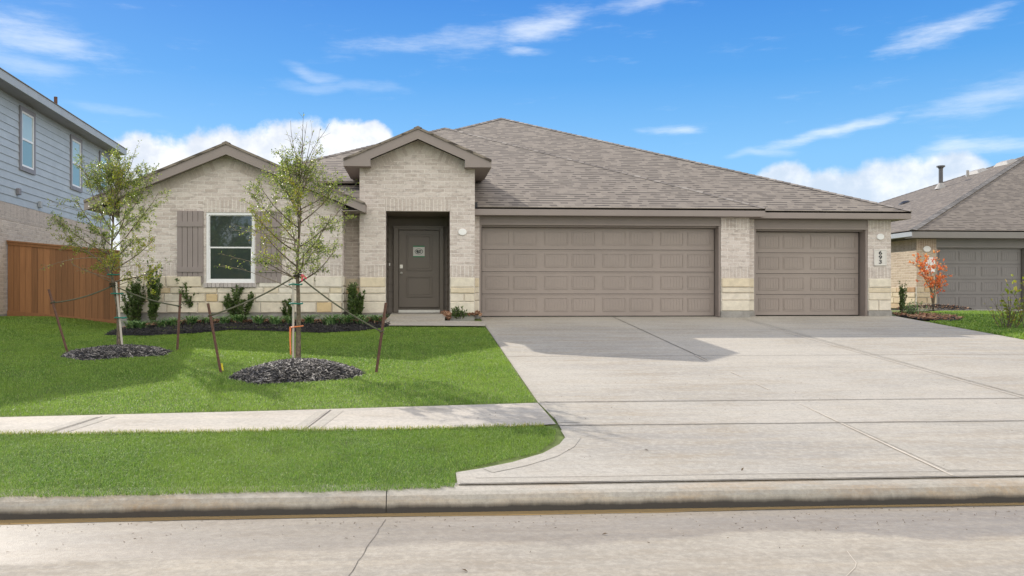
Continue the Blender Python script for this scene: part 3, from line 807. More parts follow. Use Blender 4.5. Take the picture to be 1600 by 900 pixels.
# hip and ridge caps
def capline(a, b, mbx, w=.09, n=None):
    a, b = Vector(a), Vector(b); L_ = (b - a).length; n = int(L_ / .2)
    d = (b - a).normalized(); side = d.cross(Vector((0, 0, 1))).normalized(); up = side.cross(d)
    for i in range(n):
        p = a + d * (L_ * i / n); e = a + d * (L_ * (i + 1) / n + .02)
        lo, hi = .012, .002
        v = [p - side * w - up * .02 + up * lo, p + up * (.022 + lo), p + side * w - up * .02 + up * lo, e - side * w - up * .02 + up * hi, e + up * (.022 + hi), e + side * w - up * .02 + up * hi]
        mbx.mesh(v, [(0, 1, 4, 3), (1, 2, 5, 4), (0, 2, 1), (3, 4, 5)])
M_CAP = mat_island('cap_shingles', [(0, (.15, .13, .115)), (.5, (.23, .20, .175)), (1, (.32, .285, .25))], .92)
for a, b, w in ((A[1], P1, .09), (A[0], P1, .09), (P1, P2, .09), ((XH, YE2, ZE2), AP2, .07), (q(XLO, lo), AP2, .07), ((pkx, y0 + .02, zr - .012), (pkx, 22, zr - .012), .09), ((0, y4 + .02, zr4 - .012), (0, 22.6, zr4 - .012), .09)):
    cap = MB(); capline(a, b, cap, w); cap.build('ridge_cap', M_CAP, main_roof)
# fascia and soffits
fa = MB(); sf = MB()
fa.box(XP1, XH, YE2 - .0, YE2 + .03, 2.356, ZE2 - .012); fa.box(XH - .03, XH, YE2 + .03, YE + .0, 2.356, ZE2 - .012)
sf.box(XP1, XH - .03, YE2 + .03, YW - .002, 2.356, 2.37); sf.box(GX[3], XH, YE, YS - .002, 2.349, 2.353)
fa.box(XH, xr, YE, YE + .03, 2.345, ZEV - .012); fa.box(xr - .03, xr, YE + .03, yb, 2.345, ZEV - .012)
sf.box(XH, xr - .03, YE + .03, YS - .002, 2.345, 2.36); sf.box(XS1, xr - .03, YS, yb, 2.345, 2.36)
fa.box(xl, XA1, YE + 4, YE + 4.03, 2.345, 2.5)
def rake(mbx, cx, zr_, slope, hw_, Y, th=.235, ret=None, zb=None):
    top = lambda x: zr_ - .03 - slope * abs(x - cx)
    for s in (-1, 1):
        if ret is None:
            pts = [(cx, top(cx) - th), (cx + s * hw_, top(cx + s * hw_) - th * .82), (cx + s * hw_, top(cx + s * hw_)), (cx, top(cx))]
        else:
            xi = cx + s * ret
            pts = [(cx, top(cx) - th), (xi, top(xi) - th), (xi, zb), (cx + s * hw_, zb), (cx + s * hw_, top(cx + s * hw_)), (cx, top(cx))]
        mbx.prism(pts if s > 0 else pts[::-1], Y, Y + .035)
rake(fa, pkx, zr, .43, hw, 18.2); rake(fa, 0, zr4, .436, hw4, 18.5, .235, 1.045, 3.365)
# side eaves of the gables and their soffits
for e, y1, y2, zt_ in ((pkx + hw, 18.235, 20.2, ze3), (pkx - hw, 18.235, 23, ze3)):
    fa.box(e - .03 if e > pkx else e, e if e > pkx else e + .03, y1, y2, zt_ - .19, zt_ - .045)
for s in (-1, 1):
    fa.box(s * hw4, s * hw4 - s * .03, 18.535, 20.6, 3.365, ze4 - .04)
    sf.box(s * 1.045, s * (hw4 - .03), 18.535, 18.848, 3.37, 3.385); sf.box(s * (XP1 + .0 if s > 0 else -XP0), s * (hw4 - .03), 18.848, 20.9, 3.37, 3.385)
sf.box(XA1, pkx + hw - .03, 18.235, 20.2, ze3 - .185, ze3 - .17); sf.box(pkx - hw + .03, XA0, 18.235, 22, ze3 - .185, ze3 - .17)
# sloping soffit boards behind the rakes
def rake_soffit(cx, zr_, slope, hw_, ya, yb_, zo):
    for s in (-1, 1):
        p = [(cx, ya, zr_ - zo), (cx + s * hw_, ya, zr_ - zo - slope * hw_), (cx + s * hw_, yb_, zr_ - zo - slope * hw_), (cx, yb_, zr_ - zo)]
        sf.slab(p if s < 0 else p[::-1], .012)
rake_soffit(pkx, zr, .43, hw - .05, 18.236, 18.498, .20)
rake_soffit(0, zr4, .436, 1.04, 18.536, 18.848, .20)
fa.build('fascia', M_FASCIA, house); sf.build('soffit', M_SOFFIT, house)
fl = MB()                                            # kick-out flashings where eaves die into the porch
fl.box(XP1 + .01, XP1 + .07, YE2 - .04, YE2 + .5, ZE2 - .03, ZE2 + .10); fl.build('flashing', M_BLACK, house, bevel=.012); fl = MB(); fl.box(XP0 - .12, XP0 - .02, 18.4, 18.8, ze3 - .04, ze3 + .12)
fl.build('flashing', M_BLACK, house, bevel=.012)

# garage doors with raised panels
def garage_door(x0, x1, z0, z1, Y, ncol, mat, parent, pairs=True):
    root = bpy.data.objects.new('garage_door', None); COL.objects.link(root); root.parent = parent
    H = (z1 - z0) / 4; W = x1 - x0
    for r in range(4):
        mb = MB(); a, b = z0 + r * H + .005, z0 + (r + 1) * H - .005
        mb.box(x0, x1, Y, Y + .04, a, b)
        mb.box(x0, x1, Y - .006, Y - .0005, b - .028, b - .006)
        cw = W / ncol
        for c in range(ncol):
            g = .045 * W / ncol
            pa = x0 + c * cw + cw * (.13 if c % 2 == 0 else .07); pb = x0 + (c + 1) * cw - cw * (.07 if c % 2 == 0 else .13)
            za, zb = a + H * .20, b - H * .16
            # raised moulding ring
            o, w = .0105, .019
            for (q0, q1, q2, q3) in ((pa, pb, za, za + w), (pa, pb, zb - w, zb), (pa, pa + w, za + w, zb - w), (pb - w, pb, za + w, zb - w)):
                mb.box(q0, q1, Y - o, Y - .0005, q2, q3)
            n = 7; f0, f1 = pa + w + .012, pb - w - .012; pw = (f1 - f0) / n
            for i in range(n):
                mb.box(f0 + i * pw + .002, f0 + (i + 1) * pw - .002, Y - .0055, Y - .0005, za + w + .012, zb - w - .012)
        mb.build('section', mat, root, bevel=0)
    mb = MB(); mb.box(x0 - .04, x1 + .04, Y + .045, Y + .07, z0 - .01, z1 + .04); mb.build('backing', M_BLACK, root)
    return root
gd = garage_door(1.464 + .05, 7.15 - .03, .015, 2.12, YS + .03, 8, M_GDOOR, house); gd['label'] = 'wide two-car garage door with eight columns of panels'
gd2 = garage_door(8.2 + .05, 10.87 - .02, .02, 2.06, YS + .28, 4, M_GDOOR, house); gd2['label'] = 'narrower single garage door beside the numbered pier'
mb = MB()
def surround(x0, x1, Y, Yd, ztop, zhead, w=.05):
    mb.box(x0, x1, Y + .02, Y + .1, ztop, zhead)                                  # flat header board up to the soffit
    mb.box(x0, x1, Y + .0, Y + .018, ztop - .0, ztop + .045)
    mb.box(x0, x0 + w, Y + .02, Yd + .05, 0, ztop - .002); mb.box(x1 - w, x1, Y + .02, Yd + .05, 0, ztop - .002)
    mb.box(x0 + w, x1 - w, Y + .1, Yd + .05, ztop - .035, ztop - .002)
surround(GX[0] - .03, GX[1] + .02, YW, YS + .03, 2.155, 2.355)
surround(GX[4] + .02, GX[7], YS, YS + .28, 2.105, 2.34)
mb.box(GX[0] - .03, GX[2], YW + .35, 21, 2.2, 2.3)
mb.build('garage_trim', M_TRIM, house)

# front door in its recess
YD = 20.15
mb = MB()
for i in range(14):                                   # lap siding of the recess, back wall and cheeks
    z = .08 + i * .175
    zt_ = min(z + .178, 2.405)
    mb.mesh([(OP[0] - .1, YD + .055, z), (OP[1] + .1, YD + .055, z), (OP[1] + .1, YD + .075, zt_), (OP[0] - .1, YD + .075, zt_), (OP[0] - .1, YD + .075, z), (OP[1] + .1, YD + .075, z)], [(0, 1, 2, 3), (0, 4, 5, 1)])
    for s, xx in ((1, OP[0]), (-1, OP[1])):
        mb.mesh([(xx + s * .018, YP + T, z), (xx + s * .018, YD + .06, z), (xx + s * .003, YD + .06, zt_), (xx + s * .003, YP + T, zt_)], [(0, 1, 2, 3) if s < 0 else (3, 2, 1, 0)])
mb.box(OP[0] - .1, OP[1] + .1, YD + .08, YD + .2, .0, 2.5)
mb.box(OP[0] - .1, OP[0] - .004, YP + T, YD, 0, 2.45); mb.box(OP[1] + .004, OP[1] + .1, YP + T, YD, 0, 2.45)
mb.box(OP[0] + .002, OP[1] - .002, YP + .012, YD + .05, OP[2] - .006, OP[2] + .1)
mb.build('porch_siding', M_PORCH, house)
dx0, dx1 = X_at(623.4, YD), X_at(686, YD); dz0, dz1 = zpx(655, 480, YD), zpx(655, 360, YD)
tx0, tx1, tz = X_at(615, YD), X_at(693, YD), zpx(655, 353.6, YD)
mb = MB()
mb.box(tx0, dx0 - .012, YD - .03, YD + .05, .09, tz); mb.box(dx1 + .012, tx1, YD - .03, YD + .05, .09, tz); mb.box(dx0 - .012, dx1 + .012, YD - .03, YD + .05, dz1 + .012, tz)
mb.box(tx0 - .01, tx1 + .01, YD - .045, YD - .031, tz - .03, tz + .015)
mb.build('door_casing', M_FDOOR, house, bevel=.004)
door = MB(); door.box(dx0, dx1, YD, YD + .045, dz0, dz1)
for zb, zt_ in ((450, 432.5), (423, 367)):
    pass
for (pyb, pyt) in ((464, 432), (423, 367)):
    a, b = X_at(635, YD), X_at(675, YD); c, d = zpx(655, pyb, YD), zpx(655, pyt, YD); w = .028
    for (q0, q1, q2, q3) in ((a, b, c, c + w), (a, b, d - w, d), (a, a + w, c + w, d - w), (b - w, b, c + w, d - w)):
        door.prism([(q0, q2), (q1, q2), (q1, q3), (q0, q3)], YD - .024, YD - .0005)
    door.box(a + w + .03, b - w - .03, YD - .009, YD - .0005, c + w + .03, d - w - .03)
fd = door.build('front_door', M_FDOOR, house, bevel=.003)
mb = MB(); mb.box(X_at(624.5, YD), X_at(629.5, YD), YD - .025, YD - .0005, zpx(627, 419.5, YD), zpx(627, 413.5, YD)); mb.disc((X_at(627, YD), zpx(627, 416.5, YD)), .02, .02, YD - .04, YD - .026, 16)
mb.build('deadbolt', M_METAL, fd, bevel=.004)
kx, kz = X_at(627, YD), zpx(627, 426.5, YD)
mb = MB(); mb.disc((kx, kz), .033, .033, YD - .012, YD - .0005, 20)
mb.tube([(kx, YD - .013, kz), (kx, YD - .04, kz), (kx, YD - .05, kz), (kx, YD - .065, kz), (kx, YD - .078, kz)], [.012, .012, .024, .03, .014], 16); mb.build('door_knob', M_METAL, fd, smooth=False)
mb = MB(); mb.box(dx0 - .01, dx1 + .02, YD - .06, YD + .04, .09, .155); mb.build('threshold', M_METAL, house)
mb = MB(); bx, bz = X_at(608.5, YD + .03), zpx(608, 413, YD + .03); mb.box(bx - .018, bx + .018, YD + .03, YD + .062, bz - .04, bz + .04); db = mb.build('doorbell', M_METAL, house, bevel=.006)
mb = MB(); mb.disc((bx, bz), .009, .009, YD + .024, YD + .0295, 12); mb.build('button', M_PLATE, db)
# notice taped to the door: pale sheet, green bars, dark oval emblem
nx0, nx1, nz0, nz1 = X_at(645.5, YD), X_at(663.5, YD), zpx(655, 402, YD), zpx(655, 384, YD)
notice = thing('notice', ((nx0 + nx1) / 2, YD - .012, nz0), 'pale square paper notice with green bars and oval emblem on the front door', 'notice')
mb = MB(); mb.box(nx0, nx1, YD - .0125, YD - .0105, nz0, nz1); mb.build('paper', M_PAPER, notice)
mb = MB(); hb = (nz1 - nz0) * .1; mb.box(nx0, nx1, YD - .0140, YD - .0127, nz0, nz0 + hb); mb.build('green_border', M_GREENP, notice); mb = MB(); mb.box(nx0, nx1, YD - .0140, YD - .0127, nz1 - hb, nz1); mb.build('green_border', M_GREENP, notice)
ncx, ncz = (nx0 + nx1) / 2, (nz0 + nz1) / 2; mb = MB()
n = 40
for i in range(n):
    a, b = 2 * math.pi * i / n, 2 * math.pi * (i + 1) / n
    f = lambda t, k: (ncx + .100 * k * math.cos(t), YD - .0142, ncz + .068 * k * math.sin(t))
    mb.face([f(a, .86), f(b, .86), f(b, 1), f(a, 1)])
for (ox, oz, rx, rz) in ((-.035, .005, .03, .03), (.028, .015, .035, .016), (.02, -.02, .03, .013), (-.02, -.034, .028, .01)):
    m_ = MB(); 
    ring = [(ncx + ox + rx * math.cos(2 * math.pi * i / 16), YD - .0142, ncz + oz + rz * math.sin(2 * math.pi * i / 16)) for i in range(16)]
    mb.face(ring)
mb.build('emblem', M_INK, notice)

# front window, sill, shutters
win = bpy.data.objects.new('window', None); COL.objects.link(win); win.parent = house
wm = (WIN[2] + WIN[3]) / 2 - .01
mb = MB(); fw = .055; Yw = YA + .05
def frame(mbx, x0, x1, z0, z1, w, ya, yb_):
    mbx.box(x0, x1, ya, yb_, z0, z0 + w); mbx.box(x0, x1, ya, yb_, z1 - w, z1); mbx.box(x0, x0 + w, ya, yb_, z0 + w, z1 - w); mbx.box(x1 - w, x1, ya, yb_, z0 + w, z1 - w)
frame(mb, wx0, wx1, wz0, wz1, fw, YA + .012, YA + .09); mb.build('frame', M_WHITE, win, bevel=.004)
mb = MB(); frame(mb, wx0 + fw, wx1 - fw, wm - .012, wz1 - fw, .018, YA + .045, YA + .085); frame(mb, wx0 + fw, wx1 - fw, wz0 + fw, wm + .03, .032, YA + .022, YA + .0445); mb.build('sash', M_WHITE, win, bevel=.003)
mb = MB(); mb.box(wx0 + fw, wx1 - fw, YA + .066, YA + .07, wm, wz1 - fw); mb.box(wx0 + fw, wx1 - fw, YA + .034, YA + .038, wz0 + fw, wm); mb.build('glass', M_GLASS, win)
mb = MB(); rng = random.Random(5)
sx0, sx1 = X_at(319, YA), X_at(401, YA); n = int((sx1 - sx0) / .085)
for i in range(n):
    a = sx0 + (sx1 - sx0) * i / n
    mb.box(a + .004, a + (sx1 - sx0) / n - .004, YA - .06 - rng.uniform(0, .004), YA + .011, zpx(360, 449, YA) + .004, wz0 - .004)
mb.build('brick_sill', mat_island('sill_bricks', [(0, (.40, .36, .34)), (1, (.55, .50, .47))], .9, noise=.4, nscale=25), house)
def shutter(px0, px1):
    x0, x1 = X_at(px0, YA), X_at(px1, YA); z0, z1 = zpx(360, 442, YA), zpx(360, 330, YA)
    mb = MB(); n = 5; w = (x1 - x0) / n
    for i in range(n): mb.box(x0 + i * w + .005, x0 + (i + 1) * w - .005, YA - .03, YA - .007, z0, z1)
    mb.box(x0, x1, YA - .007, YA - .006, z0 + .003, z1 - .003)
    for zc in (z0 + .29, z1 - .29): mb.box(x0 + .002, x1 - .002, YA - .05, YA - .0305, zc - .055, zc + .055)
    mb.build('shutter', M_SHUT, house, bevel=.003)
shutter(277, 318); shutter(400, 440)

# blank white wall-light plates and the address stone
for px, py, Y, lab in ((722.5, 362.5, YP, None), (1375, 370, YS, None)):
    mb = MB(); cx, cz = X_at(px, Y), zpx(px, py, Y); mb.disc((cx, cz), .095, .075, Y - .03, Y - .0005, 28); mb.build('wall_plate', M_PLATE, house, bevel=.008)
ax0, ax1, az0, az1 = X_at(1365, YS), X_at(1384.5, YS), zpx(1375, 415, YS), zpx(1375, 390, YS)
plq = MB(); plq.box(ax0, ax1, YS - .022, YS - .0005, az0, az1); frame(plq, ax0, ax1, az0, az1, .02, YS - .03, YS - .0225)
plaque = plq.build('address_plaque', mat_paint('cast_stone', (.66, .63, .58), .8, .06, 8), house, bevel=.003)
for i, ch in enumerate('693'):
    c = bpy.data.curves.new('digit', 'FONT'); c.body = ch; c.size = .13; c.extrude = .003; c.offset = .0022; c.align_x = 'CENTER'; c.align_y = 'CENTER'
    tmp = bpy.data.objects.new('digit_text', c); COL.objects.link(tmp)
    me = bpy.data.meshes.new_from_object(tmp.evaluated_get(bpy.context.evaluated_depsgraph_get())); bpy.data.objects.remove(tmp)
    o = bpy.data.objects.new('digit', me); COL.objects.link(o); me.materials.clear(); me.materials.append(M_BLACK)
    o.parent = plaque; zc_ = az1 - (az1 - az0) * (.21 + .285 * i)
    o.location = (Vector(((ax0 + ax1) / 2, YS - .0265, zc_)) - Vector(HO)); o.rotation_euler = (R(90), 0, 0); o.scale = (1.35, 1, 1)
# ------------------------------------------------------------------ the two-storey neighbour on the left
LA = Vector((-9.9, 20.9, 0)); LR = R(4.49)
lh = thing('two_storey_house', tuple(LA), 'two-storey house with blue-grey lap siding above brick at the left edge', 'house', rz=LR)
un = Vector((math.cos(LR), math.sin(LR))); uu = Vector((-math.sin(LR), math.cos(LR)))
def ls(px, xo=0.0):
    a = YAW + math.atan((px - PX0) / F); d = Vector((math.sin(a), math.cos(a)))
    b = Vector((LA.x, LA.y)) + un * xo
    # b + s*uu = k*d
    det = uu.x * -d.y + d.x * uu.y
    return (-b.x * -d.y - d.x * b.y) / det * 1.0
def lz(px, py, xo=0.0):
    s_ = ls(px, xo); p = Vector((LA.x, LA.y)) + un * xo + uu * s_
    return ZC + (PY0 - py) * depth(p.x, p.y) / F
S1 = ls(172); S0 = -2.1
ZB = (lz(0, 312.5) + lz(115, 345)) / 2
OV = .48
ZEL = lz(198, 243, OV)
print('LEFT', S1, ZB, ZEL, lz(0, 128, OV), lz(0, 118, OV), [(round(ls(p), 2), round(lz(p, y), 2)) for p, y in ((29, 168), (28, 260), (52, 180), (109, 212), (126, 221), (107, 290), (154, 240), (167, 246))])
mb = MB(); mb.box(-9, 0, S0, S1, -.3, ZB - .42); mb.build('brick_wall', M_BRICK_L, lh)
mb = MB(); mb.box(-9, .004, S0, S1 + .004, ZB - .42, ZB); mb.build('soldier_course', M_SOLDIER_L, lh)
mb = MB(); zz = ZB; i = 0; LAP = .19
mb.box(-8.9, -.03, S0 + .05, S1 - .05, ZB, ZEL + .1)
while zz < ZEL + .05:
    z1 = zz + LAP
    mb.mesh([(.012, S0, zz), (.012, S1 + .01, zz), (-.006, S1 + .01, z1), (-.006, S0, z1), (-.02, S0, zz), (-.02, S1 + .01, zz)], [(0, 1, 2, 3), (0, 4, 5, 1), (1, 5, 2), (0, 3, 4)])
    mb.mesh([(-9, S1 + .012, zz), (.0, S1 + .012, zz), (.0, S1 - .006, z1), (-9, S1 - .006, z1)], [(1, 0, 3, 2)])
    zz = z1
mb.build('lap_siding', M_SIDING, lh)
mb = MB(); mb.box(-.02, .026, S1 - .10, S1 + .016, ZB, ZEL); mb.build('corner_board', M_LTRIM, lh)
def lwin(pa, pb, zb, zt):
    a, b = ls(pa), ls(pb)
    o = bpy.data.objects.new('window', None); COL.objects.link(o); o.parent = lh
    mb = MB(); w = .11
    mb.box(.0, .04, a - w, a, zb - w, zt + w); mb.box(.0, .04, b, b + w, zb - w, zt + w); mb.box(.0, .04, a, b, zt, zt + w); mb.box(0, .045, a, b, zb - w, zb); mb.build('casing', M_LTRIMD, o)
    mb = MB(); f = .05; m = (zb + zt) / 2
    for (q0, q1, q2, q3) in ((a, b, zb, zb + f), (a, b, zt - f, zt), (a, a + f, zb + f, zt - f), (b - f, b, zb + f, zt - f), (a + f, b - f, m - .025, m + .025)): mb.box(0, .03, q0, q1, q2, q3)
    mb.build('frame', M_WHITE, o)
    mb = MB(); mb.box(0.0, .014, a + f, b - f, zb + f, m - .025); mb.build('pane', M_GLASS2, o); mb = MB(); mb.box(0, .014, a + f, b - f, m + .025, zt - f); mb.build('pane', M_GLASS3, o)
ZWT = (lz(29, 172) + lz(109, 214)) / 2; ZWB = (lz(29, 258) + lz(107, 288)) / 2
lwin(32, 51, ZWB, ZWT); lwin(111, 125, ZWB, ZWT); lwin(156, 167, ZWB + .25, ZWT)
SE = ls(198, OV)
mb = MB(); mb.box(OV - .03, OV, S0, SE, ZEL, ZEL + .2); mb.box(-9, OV - .03, SE - .03, SE, ZEL, ZEL + .2); mb.build('fascia', M_LTRIM, lh)
mb = MB(); mb.box(-9, OV - .032, S0, SE - .032, ZEL + .012, ZEL + .03); mb.build('soffit', M_LTRIMD, lh)
mb = MB(); mb.slab([(OV + .02, S0, ZEL + .215), (OV + .02, SE + .02, ZEL + .215), (-4, SE - 4.5, ZEL + .215 + 4.5 * .42), (-4, S0, ZEL + .215 + 4.5 * .42)], .02)
mb.slab([(-8.5, SE + .02, ZEL + .215), (-4, SE - 4.5, ZEL + .215 + 4.5 * .42), (OV + .02, SE + .02, ZEL + .215)], .02); mb.slab([(-8.5, S0, ZEL + .215), (-4, S0, ZEL + 2.1), (-4, SE - 4.5, ZEL + 2.105), (-8.5, SE + .02, ZEL + .215)], .02)
mb.build('roof', M_SHINGLE_R, lh)
mb = MB(); sp = ls(87, -.6); mb.tube([(-.6, sp, ZEL + .4), (-.6, sp, ZEL + 1.12)], .05, 10); mb.build('vent_pipe', M_RUST, lh)
for px, py in ((26, 300), (60, 320)):
    s_ = ls(px); z_ = lz(px, py); mb = MB(); mb.box(.01, .09, s_ - .07, s_ + .07, z_ - .07, z_ + .09); mb.build('vent_hood', M_LTRIM if px > 40 else M_LTRIMD, lh, bevel=.01)
mb = MB(); mb.box(-9, .01, S0, S1, -.5, .06); mb.build('foundation', M_FOUND, lh)

# cedar fence between the two houses
YF = 20.72
fx0, fx1 = -9.86, -6.47
ft = lambda x: 1.83 + (1.60 - 1.83) * (x - X_at(14, YF)) / (X_at(187, YF) - X_at(14, YF))
fb = lambda x: .02 + (-.23 - .02) * (x - X_at(14, YF)) / (X_at(187, YF) - X_at(14, YF))
fence = thing('wooden_fence', (-8, YF, 0), 'reddish brown stained board fence between blue house and brick house', 'fence')
mb = MB(); n = 24; rng = random.Random(3)
for i in range(n):
    a = fx0 + (fx1 - fx0) * i / n; b = fx0 + (fx1 - fx0) * (i + 1) / n - .006; o = rng.uniform(0, .006)
    mb.prism([(a, fb(a) + .12), (b, fb(b) + .12), (b, ft(b) - .1), (a, ft(a) - .1)], YF - o, YF + .018)
mb.build('boards', M_FENCE, fence)
mb = MB()
mb.prism([(fx0, fb(fx0) - .08), (fx1, fb(fx1) - .08), (fx1, fb(fx1) + .12), (fx0, fb(fx0) + .12)], YF - .03, YF + .02); mb.build('kick_board', M_FENCE, fence)
mb = MB(); mb.prism([(fx0, ft(fx0) - .1), (fx1, ft(fx1) - .1), (fx1, ft(fx1) - .035), (fx0, ft(fx0) - .035)], YF - .03, YF + .02); mb.prism([(fx0, ft(fx0) - .035), (fx1, ft(fx1) - .035), (fx1, ft(fx1)), (fx0, ft(fx0))], YF - .06, YF + .08); mb.build('cap_rail', M_FENCE, fence)

# ------------------------------------------------------------------ the neighbour on the right
RHX, RHY = 16.0, 26.0
rh = thing('neighbour_house', (20, 30, 0), 'tan brick house with grey garage door at the right edge', 'house')
ze = 2.62; ax, ay, azp = 26.8, 35.0, 6.65; W2 = ax - RHX; D2 = ay - RHY
C4 = [(RHX, RHY, ze), (RHX + 2 * W2, RHY, ze), (RHX + 2 * W2, RHY + 2 * D2, ze), (RHX, RHY + 2 * D2, ze)]; AP = (ax, ay, azp)
mb = MB()
for i in range(4): mb.slab([C4[i], C4[(i + 1) % 4], AP], .05)
rr = mb.build('roof', M_SHINGLE_R, rh)
mb = MB(); capline(C4[0], AP, mb, .13); capline(C4[3], AP, mb, .1); mb.build('ridge_cap', mat_island('cap_shingles_right', [(0, (.12, .11, .10)), (1, (.22, .205, .19))], .92), rr)
YR = RHY + .45; wx = RHX + .42
mb = MB()
rb0, rb1 = wx, X_at(1463, YR)
dxa, dxb = rb1 + .02, X_at(1596, YR + .15)
mb.box(rb0, rb1, YR, YR + .3, .78, 2.36); mb.box(wx, wx + .2, YR + .3, 43, .78, 2.36); mb.box(dxb + .08, dxb + .9, YR, YR + .3, .03, 2.36); mb.box(dxb + .9, 37, YR + .02, YR + .3, .03, 2.4)
mb.build('brick_wall', M_BRICK_R, rh)
mb = MB(); mb.box(rb0 + .003, rb1 - .003, YR - .004, YR - .0005, 2.0, 2.34); mb.box(wx - .004, wx - .0005, YR + .01, 43, 2.0, 2.34); mb.build('soldier_course', M_SOLDIER_R, rh)
stone = MB(); mortar = MB(); rs = random.Random(5)
mortar.box(rb0, rb1, YR, YR + .3, .0, .78); mortar.box(wx, wx + .2, YR + .3, 43, 0, .78)
stones(rb0, rb1, .04, .78, face_y(YR), [.9, 1, .8, .9]); 
stones(-43, -(YR + .05), .04, .78, lambda u, z, o: (wx - o, -u, z), [.9, 1, .8, .9])
M_STONER = (mat_island('neighbour_stone', [(0, (.60, .46, .28)), (.4, (.68, .58, .42)), (.75, (.62, .50, .34)), (1, (.42, .24, .12))], .9, noise=.5, nscale=7, bump=.6)); flush_stone(M_STONER, rh)
g3_ = garage_door(dxa + .06, dxb - .02, .03, 2.05, YR + .15, 4, M_RDOOR, rh)
mb = MB(); surround(dxa - .02, dxb + .06, YR, YR + .15, 2.08, 2.38); mb.build('garage_trim', M_RFASC, rh)
mb = MB(); mb.box(RHX, RHX + 2 * W2, RHY, RHY + .03, 2.37, ze - .012); mb.build('fascia', M_RFASC, rh)
mb = MB(); mb.box(RHX, RHX + .03, RHY + .031, RHY + 2 * D2, 2.42, ze - .012); o = mb.build('gutter_board', M_LTRIM, rh); o['label'] = 'pale side fascia board'
mb = MB(); mb.box(RHX + .03, RHX + 2 * W2, RHY + .03, YR - .002, 2.375, 2.39); mb.box(RHX + .03, wx - .002, YR, 43, 2.425, 2.44); mb.build('soffit', M_RFASC, rh)
mb = MB(); mb.disc((X_at(1448, YR), Z_at(1448, 389, YR)), .13, .1, YR - .03, YR - .0006); mb.build('wall_plate', M_PLATE, rh, bevel=.01)
mb = MB(); mb.box(X_at(1445, YR), X_at(1460, YR), YR - .03, YR - .0006, Z_at(1450, 425, YR), Z_at(1450, 402, YR)); mb.build('address_plaque', M_PLATE, rh, bevel=.004)
# roof vents on the sunlit side slope: find the point of that slope seen at a pixel
kx_ = (azp - ze) / W2
def slope_pt(px, py):
    a = YAW + math.atan((px - PX0) / F); t = math.tan(a); b = (PY0 - py) / F
    # X = Y t ; z = ze + kx (X - RHX) ; z - ZC = b * depth
    Y = (ze - kx_ * RHX - ZC) / (b * (t * math.sin(YAW) + math.cos(YAW)) - kx_ * t)
    return Vector((Y * t, Y, ze + kx_ * (Y * t - RHX)))
p = slope_pt(1470, 294); hgt = 35 * depth(p.x, p.y) / F
mb = MB(); mb.tube([(p.x, p.y, p.z - .05), (p.x, p.y, p.z + hgt - .12)], .085, 14); mb.tube([(p.x, p.y, p.z + hgt - .12), (p.x, p.y, p.z + hgt - .06), (p.x, p.y, p.z + hgt - .06), (p.x, p.y, p.z + hgt)], [.10, .12, .17, .17], 14)
o = mb.build('flue_pipe', M_VENT, rr)
mb = MB(); mb.tube([(p.x, p.y, p.z - .05), (p.x, p.y, p.z + .22)], [.26, .10], 14); mb.build('flashing_cone', M_LEAD, o)
for px, py in ((1526, 270), (1571, 256)):
    p = slope_pt(px, py); mb = MB(); nrm = Vector((-kx_, 0, 1)).normalized(); a = Vector((0, 1, 0)); c = a.cross(nrm)
    def bx(u, v, w): return p + a * u + c * v + nrm * w
    vs = [bx(-.5, -.28, -.02), bx(.5, -.28, -.02), bx(.5, .28, -.02), bx(-.5, .28, -.02), bx(-.32, -.16, .13), bx(.32, -.16, .13), bx(.32, .16, .13), bx(-.32, .16, .13)]
    mb.mesh(vs, [(0, 3, 2, 1), (4, 5, 6, 7), (0, 1, 5, 4), (1, 2, 6, 5), (2, 3, 7, 6), (3, 0, 4, 7)]); mb.build('roof_vent', M_LEAD, rr, bevel=.03)
p = slope_pt(1512, 276); mb = MB(); mb.tube([p - Vector((0, 0, .05)), p + Vector((0, 0, .28))], .06, 10); mb.build('vent_pipe', M_LEAD, rr)
p = slope_pt(1413, 318); mb = MB(); nrm = Vector((-kx_, 0, 1)).normalized(); mb.tube([p, p + nrm * .06, p + nrm * .11], [.24, .2, .02], 12); mb.build('turtle_vent', M_BLACK, rr)
mb = MB(); mb.box(wx, 37, YR + .01, 43, -.3, .035); mb.build('foundation', M_FOUND, rh)
mb = MB(); DR = [(dxa - .3, YR + .05), (dxa - .3, 23.5), (dxa - .8, 20.5), (30, 20.5), (30, YR + .05)]
tag(flat_poly('neighbour_driveway', DR, lambda x, y: .012, M_CONC), kind='structure')
# fence end at the right corner of the main house
fr = thing('fence_end', (11.75, 20.4, 0), 'narrow end of stained board fence beside the right corner pier', 'fence')
mb = MB(); x0_, x1_ = X_at(1393.4, 20.4), X_at(1397, 20.4); x0_ = XS1 + .04
mb.box(x0_, x0_ + .1, 20.4, 20.5, -.1, Z_at(1395, 405, 20.4)); mb.build('post', M_FENCE, fr)
mb = MB(); mb.box(x0_ - .02, x0_ + .14, 20.36, 20.54, Z_at(1395, 405, 20.4), Z_at(1395, 398, 20.4)); mb.build('cap', M_FENCE, fr)
mb = MB()
for i in range(12): mb.box(x0_ + .02, x0_ + .045, 20.52 + i * .14, 20.52 + i * .14 + .132, 0, 1.5)
mb.build('boards', M_FENCE, fr)

